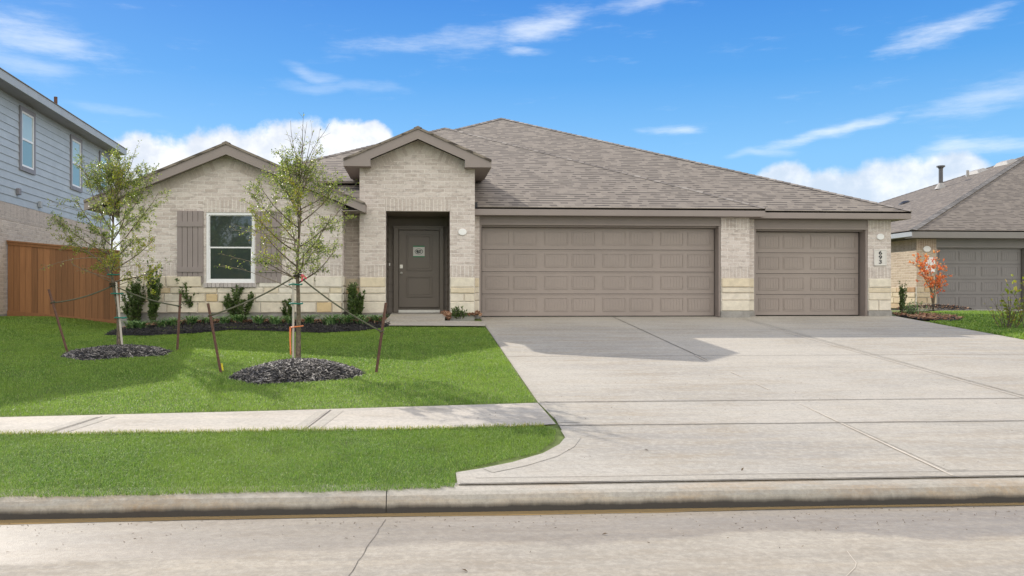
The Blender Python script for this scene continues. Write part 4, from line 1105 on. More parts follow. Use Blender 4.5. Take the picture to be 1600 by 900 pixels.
# ------------------------------------------------------------------ plants
def rot_about(v, ax, a): return Matrix.Rotation(a, 3, ax) @ v
def path(rng, p, d, L_, n, jit, up):
    pts = [Vector(p)]; d = Vector(d).normalized()
    for i in range(n):
        d = (d + Vector((rng.uniform(-jit, jit), rng.uniform(-jit, jit), rng.uniform(-jit, jit) + up))).normalized()
        pts.append(pts[-1] + d * (L_ / n))
    return pts
def leaf(mb, p, d, nrm, L_, w, m=0):
    d = d.normalized(); s = d.cross(nrm)
    if s.length < 1e-4: s = d.cross(Vector((.3, .8, .2)))
    s.normalize(); n = s.cross(d)
    a = p; b = p + d * L_ * .5 + s * w - n * w * .3; c = p + d * L_; e = p + d * L_ * .5 - s * w - n * w * .3
    mb.face([a, b, c, e], m)
def rv(rng): return Vector((rng.gauss(0, 1), rng.gauss(0, 1), rng.gauss(0, 1))).normalized()
def lerp_path(pts, t):
    f = t * (len(pts) - 1); i = min(int(f), len(pts) - 2); return pts[i].lerp(pts[i + 1], f - i), (pts[i + 1] - pts[i]).normalized()

def young_tree(name, base, pts, label, seed, nlimb, zlo, zhi, spread, leafn, group, bare=.25, leaf_m=None, low_yellow=False, r0=.047, leafL=.036):
    rng = random.Random(seed)
    root = thing(name, base, label, 'tree', group)
    B = Vector(base); tr = [B + Vector(p) for p in pts]
    wood = MB(); crown = MB()
    # resample trunk
    N_ = 16; tp = [lerp_path(tr, i / N_)[0] for i in range(N_ + 1)]
    for i in range(1, N_): tp[i] += Vector((rng.uniform(-.008, .008), rng.uniform(-.008, .008), 0))
    H = tp[-1].z - B.z
    rad = [r0 * (1 - .88 * (i / N_) ** .8) for i in range(N_ + 1)]; rad[0] *= 1.35
    wood.tube(tp, rad, 10)
    lm = [0]
    def leaves_on(pt, n, dens=1.0):
        for i in range(n):
            t = rng.uniform(.15, 1); p, d = lerp_path(pt, t)
            o = rv(rng); ld = (d * .5 + o + Vector((0, 0, -.15))).normalized()
            leaf(crown, p + o * .012, ld, rv(rng), leafL * rng.uniform(.65, 1.25), leafL * .24 * rng.uniform(.8, 1.2), lm[0])
    for i in range(nlimb):
        f = (i + .5) / nlimb; z = zlo + (zhi - zlo) * f
        lm[0] = 2 if (low_yellow and f < .22) or rng.random() < .08 else 0
        t = z / H; p, _ = lerp_path(tp, min(t, .98))
        azm = i * 2.4 + rng.uniform(-.4, .4)
        el_ = R(14 + 42 * f + rng.uniform(-16, 18))
        d = Vector((math.cos(azm) * math.cos(el_), math.sin(azm) * math.cos(el_), math.sin(el_)))
        L_ = spread(f) * rng.uniform(.8, 1.2)
        pt = path(rng, p, d, L_, 7, .13, .06)
        r = .015 * (1 - .5 * f); wood.tube(pt, [r * (1 - .75 * k / 7) for k in range(8)], 6)
        ntw = int(10 + 6 * rng.random())
        for j in range(ntw):
            tt = rng.uniform(.22, 1.0); q, dd = lerp_path(pt, tt)
            td = (dd * .7 + rv(rng) * .8 + Vector((0, 0, .12))).normalized()
            TL = rng.uniform(.16, .42) * (1.15 - .3 * tt)
            tw = path(rng, q, td, TL, 4, .22, .03)
            crown.tube(tw, [.0042, .0036, .003, .0024, .0016], 4, 1, cap=False)
            for _ in range(2):
                q2, d2 = lerp_path(tw, rng.uniform(.3, .9)); t2 = path(rng, q2, (d2 * .5 + rv(rng)).normalized(), TL * .5, 3, .2, .03)
                crown.tube(t2, [.0026, .0022, .0018, .0012], 3, 1, cap=False)
                leaves_on(t2, int(leafn * rng.uniform(.3, .75)))
            leaves_on(tw, int(leafn * rng.uniform(.55, 1.3)))
    lm[0] = 0
    # sparse leading shoots that stand above the crown
    for k in range(9):
        p, _ = lerp_path(tp, rng.uniform(.72, .97)); d = Vector((rng.uniform(-.5, .5), rng.uniform(-.4, .4), 1))
        pt = path(rng, p, d, rng.uniform(.6, 1.15), 6, .12, .02); wood.tube(pt, [.008 - .001 * i for i in range(7)], 5)
        for j in range(6):
            q, dd = lerp_path(pt, rng.uniform(.2, .95)); t2 = path(rng, q, (dd + rv(rng) * .8), rng.uniform(.08, .25), 3, .2, .05)
            crown.tube(t2, [.003, .0026, .002, .0014], 3, 1, cap=False); leaves_on(t2, int(leafn * bare))
    # long bare whips reaching out sideways
    for k in range(8):
        p, _ = lerp_path(tp, rng.uniform(.35, .75)); a = rng.uniform(0, 6.28); d = Vector((math.cos(a), math.sin(a), rng.uniform(.1, .6)))
        pt = path(rng, p, d, rng.uniform(.85, 1.25), 7, .12, .0); crown.tube(pt, [.007 - .0008 * i for i in range(8)], 4, 1)
        for j in range(5):
            q, dd = lerp_path(pt, rng.uniform(.5, 1)); t2 = path(rng, q, (dd + rv(rng) * .7), rng.uniform(.08, .2), 3, .2, .0)
            crown.tube(t2, [.003, .0026, .002, .0014], 3, 1, cap=False); leaves_on(t2, 3)
    wood.build('trunk', M_BARK, root, smooth=True); crown.build('crown', [leaf_m or M_LEAF, M_TWIG, M_YELLOWG], root)
    return root, tp

def ground_at(px, py):
    X, Y = gp(px, py); return (X, Y, float(gz(X, Y)))
t1b = ground_at(187, 541); t2b = ground_at(465, 570)
sp1 = lambda f: .72 + .42 * math.sin(math.pi * min(1, f * 1.15)) - .25 * f ** 3
tree1, tp1 = young_tree('oak_tree', t1b, [(0, 0, -.1), (-.03, .02, .7), (-.16, 0, 1.35), (-.13, .05, 2.2), (-.02, 0, 3.0)], 'staked young oak with fuller green crown leaning left in front of the wooden fence', 7, 24, 1.2, 2.85, sp1, 28, 'young oaks staked in the front lawn', bare=.3, low_yellow=True)
tree2, tp2 = young_tree('oak_tree', t2b, [(0, 0, -.1), (.02, 0, .8), (.0, 0, 1.5), (.04, .02, 2.3), (.02, 0, 3.05)], 'staked young oak with thin pale crown standing between window and porch', 19, 23, 1.2, 2.8, lambda f: .62 + .42 * math.sin(math.pi * min(1, f * 1.1)) - .2 * f ** 3, 19, 'young oaks staked in the front lawn', bare=.08)

# nursery poles tied to the trunks
def pole(base, dx, h, ties, tp, lab, seed):
    root = thing('support_pole', (base[0] + dx, base[1] - .02, base[2]), lab, 'pole', 'pale support poles tied to the oaks')
    def trunk_at(z):
        for a, b in zip(tp[:-1], tp[1:]):
            if a.z <= base[2] + z <= b.z: return a.lerp(b, (base[2] + z - a.z) / (b.z - a.z))
        return tp[0]
    top = trunk_at(h); bot = trunk_at(.05)
    mb = MB(); mb.tube([(bot.x + dx, bot.y - .03, base[2] - .1), (top.x + dx * .9, top.y - .03, base[2] + h)], .018, 8); mb.build('shaft', M_POLE, root)
    mb = MB()
    for z in ties:
        c = trunk_at(z); w = abs(dx) / 2
        ring = [(c.x + dx / 2 + (.062 + w) * math.cos(2 * math.pi * i / 20), c.y - .012 + .075 * math.sin(2 * math.pi * i / 20), base[2] + z + .004 * math.sin(i)) for i in range(21)]
        mb = MB(); mb.tube(ring, .012, 6, cap=False); mb.build('tie', M_TIE, root, smooth=True)
pole(t1b, .072, 1.12, (.50, .92, 1.25), tp1, 'pale pole tied to the left oak trunk with green bands', 1)
pole(t2b, -.068, 1.25, (.05, .93, 1.22), tp2, 'pale pole tied to the right oak trunk with green bands', 2)

# rusty stakes and straps
def stake(foot_px, head_px, lab, rope_from, rope_t, dy=0.0):
    x, y, z = ground_at(*foot_px)
    d = depth(x, y); Yh = y + dy
    hx = X_at(head_px[0], Yh); hz = Z_at(head_px[0], head_px[1], Yh)
    root = thing('metal_stake', (x, y, z), lab, 'stake', 'rusty stakes holding the young oaks')
    mb = MB(); a = Vector((x, y, z)); b = Vector((hx, Yh, hz)); dd = (b - a).normalized()
    mb.tube([a - dd * .12, b], .021, 6)
    k = int((b - a).length / .06); rg = random.Random(int(foot_px[0]))
    for i in range(k):                                     # studs along the post
        p = a + dd * (.05 + i * .06); mb.tube([p, p + Vector((0, -.028, .003))], .009, 5)
    mb.build('post', M_RUST, root)
    q = a.lerp(b, rope_t)
    return q
def trunk_pt(tp, base, z):
    for a, b in zip(tp[:-1], tp[1:]):
        if a.z <= base[2] + z <= b.z: return a.lerp(b, (base[2] + z - a.z) / (b.z - a.z))
def rope(a, b, lab, base):
    root_loc = (b.x, b.y, b.z)
    mb = MB(); n = 14; pts = []
    for i in range(n + 1):
        t = i / n; p = a.lerp(b, t); p.z -= .05 * math.sin(math.pi * t); pts.append(p)
    mb.tube(pts, .013, 6)
    ring = [(b.x + .03 * math.cos(i * .7), b.y + .03 * math.sin(i * .7), b.z - .03 + .006 * i) for i in range(12)]
    mb.tube(ring, .009, 5)
    ring = [(a.x + .064 * math.cos(i * .5), a.y + .064 * math.sin(i * .5), a.z - .03 + .003 * i) for i in range(26)]
    mb.tube(ring, .011, 5)
    o = mb.build('guy_strap', M_ROPE, origin=root_loc, smooth=True); tag(o, lab, 'strap', 'olive straps from the oaks to their stakes')
h1 = trunk_pt(tp1, t1b, 1.06); h2 = trunk_pt(tp2, t2b, 1.36)
q = stake((105, 549), (76, 452), 'rusty stake leaning outwards in front of the wooden fence', None, .78); rope(h1, q, 'taut olive strap from the left oak out to the stake by the fence', t1b)
q = stake((277, 547), (282, 459), 'short upright rusty stake at right end of the left mulch ring', None, .78); rope(h1, q, 'olive strap from the left oak running right past tall shrubs', t1b)
q = stake((345, 582), (325, 474), 'rusty stake with yellow tag at its foot left of right oak', None, .82); rope(h2, q, 'olive strap from the right oak slanting down left below the window', t2b)
q = stake((588, 582), (603, 473), 'rusty stake standing on the lawn in front of the porch opening', None, .58); rope(h2, q, 'olive strap from the right oak slanting down towards the porch', t2b)
x, y, z = ground_at(347, 578); mb = MB(); mb.tube([(x, y - .03, z + .1), (x + .02, y - .03, z - .02)], .012, 5); o = mb.build('stake_tag', mat_paint('yellow_tape', (.72, .58, .02), .5, .1, 5)); tag(o, 'small yellow tape marker at the foot of a rusty stake', 'marker')
# orange and pink ribbons
c = trunk_pt(tp2, t2b, .58); mb = MB()
ring = [(c.x - .03 + .1 * math.cos(2 * math.pi * i / 20), c.y - .01 + .08 * math.sin(2 * math.pi * i / 20), c.z + .012 * math.cos(2 * math.pi * i / 20)) for i in range(21)]
mb.tube(ring, .009, 5, cap=False)
mb.mesh([(c.x - .13, c.y - .06, c.z), (c.x - .10, c.y - .065, c.z), (c.x - .105, c.y - .055, c.z - .22), (c.x - .13, c.y - .06, c.z - .2), (c.x - .10, c.y - .06, c.z - .43), (c.x - .122, c.y - .05, c.z - .42)], [(0, 1, 2, 3), (3, 2, 4, 5)])
o = mb.build('ribbon', M_ORANGE, origin=(c.x, c.y, c.z)); tag(o, 'orange flagging ribbon knotted round the right oak and its pole', 'ribbon')
c = trunk_pt(tp2, t2b, 1.33); mb = MB(); rng = random.Random(1)
for k in range(3):
    p = c + Vector((.07, -.05, .03)); mb.tube(path(rng, p, (1, -.2, -.4 - .4 * k), .10, 4, .4, -.1), [.016, .018, .016, .013, .008], 5)
o = mb.build('ribbon', M_PINK, origin=tuple(c)); tag(o, 'pink ribbon scrap at the strap knot on the right oak', 'ribbon')

# mulch: mounds and beds, a solid bed plus loose chips
def in_poly(px, py, poly):
    px = np.asarray(px); py = np.asarray(py); c = np.zeros(px.shape, bool); n = len(poly); j = n - 1
    for i in range(n):
        xi, yi = poly[i]; xj, yj = poly[j]
        m = ((yi > py) != (yj > py)) & (px < (xj - xi) * (py - yi) / (yj - yi + 1e-12) + xi); c ^= m; j = i
    return c
def chips(mb, rng, pts, size, m=1):
    for p in pts:
        d = rv(rng); d.z *= .35; d.normalize(); s = d.cross(Vector((rng.uniform(-.5, .5), rng.uniform(-.5, .5), 1))).normalized()
        L_ = size * rng.uniform(.5, 1.5); w = size * rng.uniform(.14, .3); n = s.cross(d) * w * .5
        p = Vector(p); a = [p - d * L_ / 2 - s * w / 2, p + d * L_ / 2 - s * w / 2, p + d * L_ / 2 + s * w / 2, p - d * L_ / 2 + s * w / 2]
        b = [q + n for q in a]
        mb.mesh(a + b, [(4, 5, 6, 7), (0, 1, 5, 4), (1, 2, 6, 5), (2, 3, 7, 6), (3, 0, 4, 7)], m)
def mound(base, outline_px, h, label, seed, nchips, size):
    rng = random.Random(seed)
    poly = [gp(*p) for p in outline_px]
    cx, cy = sum(p[0] for p in poly) / len(poly), sum(p[1] for p in poly) / len(poly)
    mb = MB(); rings = 7; n = 48; P = []
    def rim(a):
        # distance to the outline in direction a
        best = .5
        for (x0, y0), (x1, y1) in zip(poly, poly[1:] + poly[:1]):
            dx, dy = math.cos(a), math.sin(a); ex, ey = x1 - x0, y1 - y0; det = dx * -ey + ex * dy
            if abs(det) < 1e-9: continue
            t = ((x0 - cx) * -ey + ex * (y0 - cy)) / det; u = (dx * (y0 - cy) - dy * (x0 - cx)) / det
            if t > 0 and 0 <= u <= 1: best = t
        return best
    rim_ = [rim(2 * math.pi * i / n) * (1 + rng.uniform(-.03, .03)) for i in range(n)]
    def surf(i, f):
        a = 2 * math.pi * i / n; r = rim_[i % n] * f; x, y = cx + r * math.cos(a), cy + r * math.sin(a)
        return (x, y, float(gz(x, y)) - .02 + (h + .02) * (1 - f ** 2.2) )
    vs = [surf(0, 0)] + [surf(i, (k + 1) / rings) for k in range(rings) for i in range(n)]
    fs = [(0, 1 + i, 1 + (i + 1) % n) for i in range(n)] + [(1 + k * n + i, 1 + (k + 1) * n + i, 1 + (k + 1) * n + (i + 1) % n, 1 + k * n + (i + 1) % n) for k in range(rings - 1) for i in range(n)]
    mb.mesh(vs, fs, 0)
    pts = []
    for _ in range(nchips):
        i = rng.uniform(0, n); f = math.sqrt(rng.random()) * 1.02 + max(0, rng.gauss(0, .035)); i0 = int(i) % n; p, q = Vector(surf(i0, f)), Vector(surf(i0 + 1, f)); v = p.lerp(q, i - int(i)); v.z += .012; pts.append(v)
    chips(mb, rng, pts, size)
    o = mb.build('mulch_ring', [M_MULCHB, M_MULCHR], origin=(cx, cy, float(gz(cx, cy)))); tag(o, label, 'mulch ring', 'dark mulch rings under the young oaks')
    return poly
RING1 = mound(t1b, [(92, 558), (105, 549), (150, 543), (200, 539), (245, 542), (272, 549), (255, 556), (190, 560), (130, 564)], .07, 'smaller dark mulch ring round the left oak by the fence', 1, 2600, .05)
RING2 = mound(t2b, [(354, 592), (372, 580), (410, 570), (465, 563), (520, 566), (560, 576), (571, 585), (540, 592), (470, 598), (400, 601)], .13, 'larger mounded mulch ring round the right oak', 2, 4200, .05)
BED = [gp(*p) for p in ((162, 520), (185, 509), (240, 499))] + [(XA0 + .1, YA + .02), (XA1 + .02, YA + .02), (XA1 + .03, YRC), (XP0 - .0, YRC - .02), (XP0 + .02, YP - .01), (-.73, YP - .02)] + [gp(*p) for p in ((612, 505), (606, 512), (560, 518), (500, 521), (420, 518), (360, 516), (300, 522), (230, 525))]
def bed(name, poly, label, seed, n_dark, n_rust, zf=lambda x, y: float(gz(x, y)), cat='flower bed', rust_y=None, group=None, h=.05):
    rng = random.Random(seed); mb = MB()
    bm = bmesh.new(); f = bm.faces.new([bm.verts.new((x, y, 0)) for x, y in poly]); f.normal_update()
    if f.normal.z < 0: bmesh.ops.reverse_faces(bm, faces=[f])
    bmesh.ops.triangulate(bm, faces=bm.faces[:])
    vs = [v.co.copy() for v in bm.verts]; bm.verts.index_update()
    mb.mesh([(v.x, v.y, zf(v.x, v.y) + h * .4) for v in vs], [tuple(v.index for v in f.verts) for f in bm.faces], 0); bm.free()
    xs = [p[0] for p in poly]; ys = [p[1] for p in poly]
    def samp(n, test=None):
        out = []
        while len(out) < n:
            X = np.array([rng.uniform(min(xs), max(xs)) for _ in range(n * 2)]); Y = np.array([rng.uniform(min(ys), max(ys)) for _ in range(n * 2)])
            ok = in_poly(X, Y, poly)
            for x, y in zip(X[ok], Y[ok]):
                if test is None or test(x, y, rng): out.append(Vector((x, y, zf(x, y) + h * .4 + rng.uniform(.0, h))))
                if len(out) >= n: break
        return out
    chips(mb, rng, samp(n_dark), .06, 1)
    if n_rust: chips(mb, rng, samp(n_rust, (lambda x, y, r: y > rust_y(x) + r.uniform(-.15, .15)) if rust_y else None), .09, 2)
    cx, cy = sum(xs) / len(xs), sum(ys) / len(ys)
    o = mb.build(name, [M_MULCHB, M_MULCH, M_RUSTM], origin=(cx, cy, zf(cx, cy))); tag(o, label, cat, group)
bed('flower_bed', BED, 'long dark mulch bed with rusty bark along the stone front wall', 3, 5200, 1700, rust_y=lambda x: 18.12)
BED2 = [gp(*p) for p in ((690, 498), (748, 499))] + [(1.42, 18.3), (1.40, 19.3), (XP1, YP - .02), (.73, YP - .02), (.68, 18.2)]
bed('flower_bed', BED2, 'small rusty bark bed between porch pier and driveway', 4, 30, 700, zf=lambda x, y: float(np.interp(y, [17.9, 18.8], [zpl(17.9) + .0, .03])), h=.07)

def blades(mb, rng, base, n, L_, w, spread, droop):
    B = Vector(base)
    for i in range(n):
        a = rng.uniform(0, 6.283); l = L_ * rng.uniform(.6, 1.2); p = B + Vector((rng.gauss(0, spread), rng.gauss(0, spread), 0)); d = Vector((math.cos(a) * .6, math.sin(a) * .6, 1)).normalized(); s = Vector((-math.sin(a), math.cos(a), 0)) * w
        pts = [p]
        for k in range(4):
            pts.append(pts[-1] + d * l / 4); d = (d + Vector((math.cos(a) * droop * .5, math.sin(a) * droop * .5, -droop))).normalized()
        vs = []
        for k, q in enumerate(pts): ww = (1, 1, .85, .6, .05)[k]; vs += [q - s * ww, q + s * ww]
        mb.mesh(vs, [(2 * k, 2 * k + 1, 2 * k + 3, 2 * k + 2) for k in range(4)])
def liriope(px, py, sc, lab):
    x, y, z = ground_at(px, py); rng = random.Random(px * 7 + py); mb = MB()
    blades(mb, rng, (x, y, z + .03), int(55 * sc), .46 * sc, .014, .05 * sc, .42)
    o = mb.build('grass_clump', M_LIRI, origin=(x, y, z)); tag(o, lab, 'plant', 'arching grass clumps in the front bed')
LIR = [(205, 512, 1.0, 'arching grass clump at the foot of the leftmost upright shrub'), (222, 513, .9, 'grass clump left of the tall narrow shrub'), (252, 512, .8, 'grass clump just right of the tall narrow shrub'), (270, 511, 1.0, 'grass clump in front of the short upright stake'),
       (300, 509, 1.0, 'grass clump below the shrub left of the window'), (325, 508, .8, 'grass clump under the left half of the window'), (352, 508, .9, 'grass clump right of the leaning stake head'), (372, 507, 1.0, 'grass clump below the shrub under the window'),
       (405, 508, .95, 'grass clump below the right shutter'), (432, 509, 1.0, 'grass clump left of the right oak trunk'), (452, 508, .8, 'grass clump touching the dark stub shrub by the oak'), (482, 508, 1.05, 'grass clump right of the right oak trunk'), (515, 510, 1.15, 'large grass clump midway from oak to porch'), (540, 508, 1.1, 'grass clump left of the corner shrub'), (565, 509, 1.05, 'grass clump right of the corner shrub'), (588, 506, .95, 'last grass clump before the porch path')]
for a in LIR: liriope(*a)

def shrub(name, base, h, w, nst, lab, seed, mat=M_SHRUB, leafL=.045, group=None, lean=.25, perstem=26, lw=.26, up=.05, cat='shrub', twig=M_TWIGD, side=True):
    rng = random.Random(seed); root = thing(name, base, lab, cat, group); B = Vector(base); st = MB(); lv = MB()
    for i in range(nst):
        a = rng.uniform(0, 6.283); r = rng.random()
        d = Vector((math.cos(a) * lean * (.3 + r), math.sin(a) * lean * (.3 + r), 1)); hh = h * rng.uniform(.62, 1.06) * (1.0 if r < .6 else .85)
        p = B + Vector((math.cos(a) * w * .25 * r, math.sin(a) * w * .25 * r, -.03))
        pt = path(rng, p, d, hh, 7, .06, up); st.tube(pt, [.008 - .0009 * k for k in range(8)], 5)
        br = [pt]
        if side:
            for k in range(4):
                q, dd = lerp_path(pt, rng.uniform(.15, .8)); sd_ = rv(rng); sd_.z = abs(sd_.z) + .4
                b = path(rng, q, dd * .5 + sd_ * .6, w * rng.uniform(.35, .7), 4, .1, .1); st.tube(b, [.005, .0045, .004, .003, .002], 4); br.append(b)
        for b in br:
            for k in range(perstem if b is pt else perstem // 2):
                q, dd = lerp_path(b, rng.uniform(.12, 1)); o = rv(rng); leaf(lv, q, (dd * .9 + o * .9), rv(rng), leafL * rng.uniform(.6, 1.2), leafL * lw)
    st.build('stem', twig, root); lv.build('foliage', mat, root)
    return root
G_SH = 'upright shrubs along the front wall'
for (px, py, top, w, nst, lab, lean) in ((210, 506, 442, .34, 11, 'small upright shrub leftmost in the front bed', .22), (239, 507, 428, .26, 13, 'tallest narrow dark shrub with upright spires left of window', .1), (302, 503, 446, .5, 12, 'shrub with one branch sweeping right below window corner', .35),
                                         (376, 504, 458, .46, 9, 'shrub below the middle of the front window', .35), (453, 503, 470, .3, 8, 'low dark shrub half hidden behind the right oak trunk', .2), (553, 503, 455, .38, 13, 'bushy shrub at the inside corner beside the porch', .22)):
    b = ground_at(px, py); h = (py - top) * depth(b[0], b[1]) / F * 1.06
    shrub('shrub', b, h * 1.2, w * 1.0, nst + 6, lab, px + 3, lean=lean * 1.15, group=G_SH, perstem=80, leafL=.062)
# one long side branch of the shrub by the window
x, y, z = ground_at(714, 497); shrub('shrub', (x, 18.35, .02), .17, .3, 8, 'small dark green plant in rusty bark right of the porch', 5, lean=.9, perstem=16, leafL=.06)
# right-hand plants
gb = lambda px, py: ground_at(px, py)
b = gb(1409, 491); shrub('shrub', b, .92, .2, 14, 'tall narrow dark shrub beside the right corner of the brick house', 31, lean=.07, perstem=44)
b = gb(1424, 494); shrub('shrub', b, .18, .55, 10, 'low spreading blue-green shrub at the driveway edge', 32, lean=1.3, perstem=20, mat=M_LIRI)
b = gb(1573, 513); shrub('shrub', b, .52, .75, 12, 'open dark-stemmed bush with yellow-green tips on the right lawn', 33, lean=.75, perstem=9, mat=M_YELLOWG, leafL=.055)
b = gb(1600, 514); shrub('shrub', (b[0] + .12, b[1], b[2]), 1.2, .8, 7, 'yellow-green sapling cut off by the right edge of the photo', 34, lean=.42, perstem=13, mat=M_YELLOWG, leafL=.10, lw=.34)
# red tree by the neighbour's pier
RB = (X_at(1458, 25.0), 25.0, .03)
redt = thing('red_tree', RB, 'small bare-stemmed tree with orange-red leaves before the grey garage', 'tree')
rng = random.Random(12); wd = MB(); lv = MB(); B = Vector(RB)
sc = depth(RB[0], RB[1]) / F
for i in range(12):
    a = rng.uniform(0, 6.283); le = rng.uniform(.12, .5); hh = (100 * sc) * rng.uniform(.6, 1.0)
    pt = path(rng, B + Vector((0, 0, -.02)), Vector((math.cos(a) * .12, math.sin(a) * .1, 1)), hh * .42, 3, .04, .05); pt += path(rng, pt[-1], Vector((math.cos(a) * le * 1.5, math.sin(a) * le, 1)), hh * .6, 5, .1, .03)[1:]
    wd.tube(pt, [.016 - .0016 * k for k in range(len(pt))], 5)
    for k in range(9):
        q, dd = lerp_path(pt, rng.uniform(.45, 1)); s_ = rv(rng); b = path(rng, q, dd * .6 + s_, rng.uniform(.15, .38), 4, .2, .04); wd.tube(b, [.005, .0045, .004, .003, .002], 4)
        for j in range(6): q2, d2 = lerp_path(b, rng.uniform(.3, 1)); leaf(lv, q2, d2 + rv(rng), rv(rng), .10 * rng.uniform(.6, 1.1), .028)
wd.build('trunk', M_TWIG, redt, smooth=True); lv.build('crown', M_RED, redt)
mm = [(RB[0] - 1.1, 24.9), (RB[0] - .5, 24.45), (RB[0] + .5, 24.4), (RB[0] + 1.2, 24.8), (RB[0] + 1.0, 25.6), (RB[0] - .8, 25.7)]
bed('mulch_ring', mm, 'dark mulch mound under the red-leaved tree', 9, 900, 120, zf=lambda x, y: .03 + .12 * max(0, 1 - ((x - RB[0]) / 1.2) ** 2 - ((y - 25.05) / .7) ** 2), cat='mulch ring')
bm_ = [(11.68, 19.5), (11.7, 18.6), (12.3, 18.4), (12.9, 18.9), (12.7, 20.4), (11.72, 20.3)]
bed('mulch_strip', bm_, 'rusty bark strip along the right edge of the driveway', 10, 150, 420, cat='mulch bed')

# ------------------------------------------------------------------ grass
def grass(name, poly, holes, n, L_, w, mat, label, seed, zf=gz, ysize=0.0):
    r = np.random.default_rng(seed)
    P = np.array(poly); lo, hi = P.min(0), P.max(0)
    X = np.empty(0); Y = np.empty(0)
    while len(X) < n:
        x = r.uniform(lo[0], hi[0], n); y = r.uniform(lo[1], hi[1], n)
        ok = in_poly(x, y, poly)
        for h in holes: ok &= ~in_poly(x, y, h)
        # keep to what the picture can show, with a margin for a step aside
        dc = x * math.sin(YAW) + y * math.cos(YAW); xc = x * math.cos(YAW) - y * math.sin(YAW)
        u = PX0 + F * xc / np.maximum(dc, .1); ok &= (u > -420) & (u < 2000)
        ok &= r.random(n) < np.clip((lo[1] + 2.2) / y, .25, 1) ** ysize if ysize else True
        X = np.concatenate([X, x[ok]]); Y = np.concatenate([Y, y[ok]])
    X, Y = X[:n], Y[:n]; Z = zf(X, Y)
    # tufts: length varies over the ground
    patch = .5 + .25 * np.sin(X * 2.3 + 1.7 * np.sin(Y * 1.9)) + .25 * np.sin(Y * 3.1 + X * 1.1 + 1.3 * np.sin(X * 3.7))
    far = np.clip(Y / 9, .8, 2.2)
    L = L_ * r.uniform(.5, 1.25, n) * (.75 + .5 * patch); W = w * far * r.uniform(.7, 1.2, n)
    a = r.uniform(0, 2 * np.pi, n); le = np.abs(r.normal(.8, .5, n)); b = a + r.normal(0, .5, n)
    base = np.stack([X, Y, Z - .006], 1); s = np.stack([-np.sin(a), np.cos(a), 0 * a], 1) * W[:, None]
    mid = base + np.stack([np.cos(b) * le * .35, np.sin(b) * le * .35, np.ones(n) * .62], 1) * L[:, None]
    tip = base + np.stack([np.cos(b) * le * 1.0, np.sin(b) * le * 1.0, np.ones(n) * .95 - .25 * le], 1) * L[:, None]
    V = np.stack([base - s, base + s, mid + s * .75, mid - s * .75, tip], 1).reshape(-1, 3)
    i = np.arange(n) * 5
    tri = np.stack([i, i + 1, i + 2, i, i + 2, i + 3, i + 3, i + 2, i + 4], 1).reshape(-1)
    me = bpy.data.meshes.new(name); me.vertices.add(5 * n); me.vertices.foreach_set('co', V.astype(np.float32).reshape(-1))
    me.loops.add(len(tri)); me.loops.foreach_set('vertex_index', tri.astype(np.int32))
    me.polygons.add(3 * n); me.polygons.foreach_set('loop_start', np.arange(0, 9 * n, 3, dtype=np.int32))
    me.update(calc_edges=True); me.materials.append(mat)
    o = bpy.data.objects.new(name, me); COL.objects.link(o); tag(o, label, 'grass', kind='stuff')
    return o
r_ = random.Random(6)
edge_verge_top = [(X_at(880 - i * 60, 1) * 0, 0) for i in range(0)]
def ragged(pts, n, amp):
    out = []
    for (a, b) in zip(pts[:-1], pts[1:]):
        for i in range(n): t = i / n; out.append((a[0] + (b[0] - a[0]) * t + r_.uniform(-amp, amp) * .3, a[1] + (b[1] - a[1]) * t + r_.uniform(-amp, amp)))
    out.append(pts[-1]); return out
VT = ragged([gp(-420, 686), gp(0, 680), gp(220, 676), gp(330, 675), gp(560, 672), gp(760, 668), gp(850, 667)], 10, .025)
VF = [gp(868, 672), gp(866, 688), gp(840, 707), gp(770, 722), gp(735, 731), gp(712, 736), gp(710, 762)]
VB = ragged([(VF[-1][0] - .02, 6.70), gp(600, 766), gp(420, 769), gp(200, 774), gp(0, 776), (gp(-420, 780)[0], 6.68)], 9, .022)
grass('verge_grass', VT + VF + VB, [], 230000, .032, .0019, M_GRASS2, 'dense green grass strip between sidewalk and curb', 1)
LT = [(-9.9, 20.7), (XA0 - .02, 20.7), (XA0 - .02, 18.6)] + list(BED[:1]) + BED[-1:-10:-1]
LAWN = [gp(-420, 648), gp(0, 650), gp(420, 640.5), (XL - .03, 9.93), (XL - .02, 17.5), (-.62, 17.55)] + [BED[9]] + BED[10:] + [BED[0], BED[1], BED[2], (XA0 - .05, 18.7), (XA0 - .05, 20.66), (-9.85, 20.68), (-9.6, 17.5), (-11.5, 17), (-14, 12)]
grass('lawn_grass', LAWN, [RING1, RING2], 430000, .033, .0024, M_GRASS, 'mown green front lawn around the two oaks', 2, ysize=.7)
RL = [(XR + .03, 9.3), (XR + .03, 18.3), (12.4, 18.35), (12.95, 18.9), (12.75, 20.5), (15.9, 24.5), (17.2, 24.2), (17.4, 20.6), (30, 20.4), (30, 12)]
grass('side_lawn_grass', RL, [], 110000, .06, .0036, M_GRASS, 'green lawn right of the driveway before the neighbouring house', 3, ysize=.3)

ET = [(x, y + .03) for x, y in VT]
grass('edge_grass', [(x, y - .05) for x, y in VT] + ET[::-1], [], 5000, .055, .0022, M_STRAW, 'longer straw-tipped grass along the sidewalk edge of the verge', 5)
mb = MB(); rng = random.Random(55); pts = []
for _ in range(420):
    x = rng.uniform(-6, 7); y = 6.43 - abs(rng.gauss(0, .35)); pts.append(Vector((x, y, road_z(y) + .003)))
for _ in range(160):
    x = rng.uniform(-1, 8); y = rng.uniform(6.9, 12); pts.append(Vector((x, y, zpl(y) + .009)))
chips(mb, rng, pts, .014, 0)
o = mb.build('grit', M_DRIED); tag(o, 'fine grit and plant crumbs scattered over road and driveway', 'grit', kind='stuff')
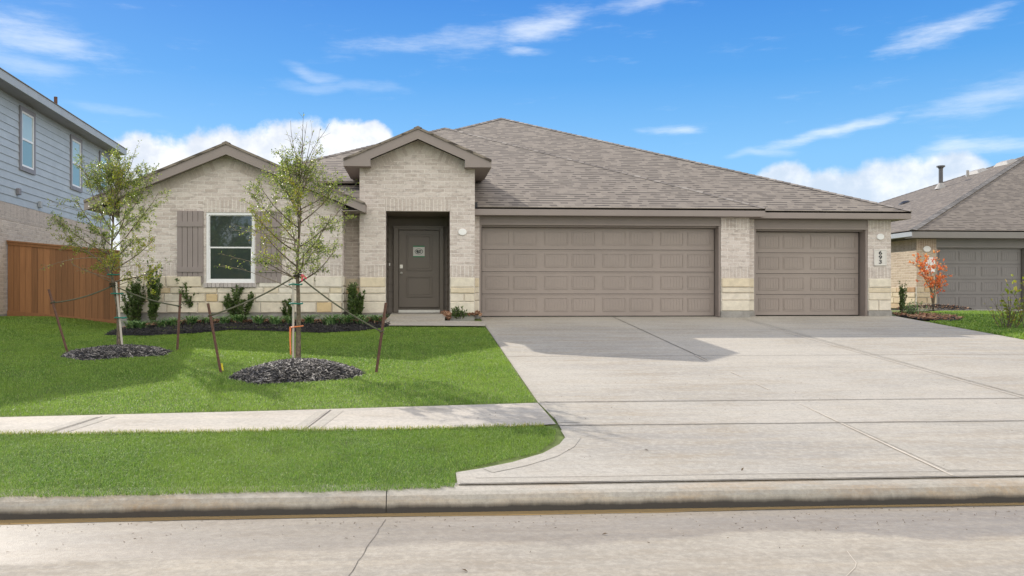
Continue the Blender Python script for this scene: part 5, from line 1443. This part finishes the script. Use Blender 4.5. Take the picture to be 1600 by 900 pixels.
# fallen leaves on the concrete
rng = random.Random(77)
for (px, py, surf, lab) in ((945, 836, 'road', 'dead leaf lying on the road below the driveway'), (726, 893, 'road', 'dead leaf on the road at the bottom edge'), (1010, 704, 'drive', 'dead leaf on the apron left of its middle'), (1160, 735, 'drive', 'dead leaf on the apron close to the curb')):
    x, y = (road_pt if surf == 'road' else gp)(px, py); z = (road_z(y) if surf == 'road' else zpl(y)) + .006
    mb = MB(); d = Vector((rng.uniform(-1, 1), rng.uniform(-.4, .4), .1)).normalized(); s = d.cross(Vector((0, 0, 1))); L_ = .045
    p = Vector((x, y, z)); mb.mesh([p - d * L_ / 2, p + s * .012 + Vector((0, 0, .006)), p + d * L_ / 2 + Vector((0, 0, .004)), p - s * .012 + Vector((0, 0, .008)), p + Vector((0, 0, .001))], [(0, 4, 1), (1, 4, 2), (2, 4, 3), (3, 4, 0)])
    o = mb.build('dead_leaf', M_DRIED, origin=(x, y, z)); tag(o, lab, 'leaf', 'dead leaves scattered on the concrete')

# leafy trees across the street, mirrored in the front window
def big_tree(base, h, rad, seed, lab):
    rng = random.Random(seed); root = thing('street_tree', base, lab, 'tree', 'trees across the street'); B = Vector(base); wd = MB(); lv = MB()
    tp = path(rng, B - Vector((0, 0, .1)), (0, 0, 1), h * .55, 6, .06, .1); wd.tube(tp, [.22 - .02 * k for k in range(7)], 8)
    for i in range(34):
        p, _ = lerp_path(tp, rng.uniform(.4, 1)); a = rng.uniform(0, 6.283); pt = path(rng, p, (math.cos(a), math.sin(a), rng.uniform(.1, 1.4)), rad * rng.uniform(.6, 1.1), 5, .15, .05); wd.tube(pt, [.06, .05, .04, .03, .02, .01], 5)
        for k in range(90):
            q, d = lerp_path(pt, rng.uniform(.3, 1)); o = rv(rng); leaf(lv, q + o * rng.uniform(0, .6), o, rv(rng), .28, .09)
    wd.build('trunk', M_TWIGD, root); lv.build('crown', M_LIRI, root)
for (x, y, h, r, sd_, lab) in ((-11.5, -15, 7.5, 3.2, 1, 'dark leafy tree mirrored in the left part of the front window'), (-7.2, -17, 6.0, 2.9, 2, 'dark leafy tree mirrored in the right part of the front window')):
    big_tree((x, y, -1.23), h, r, sd_, lab)
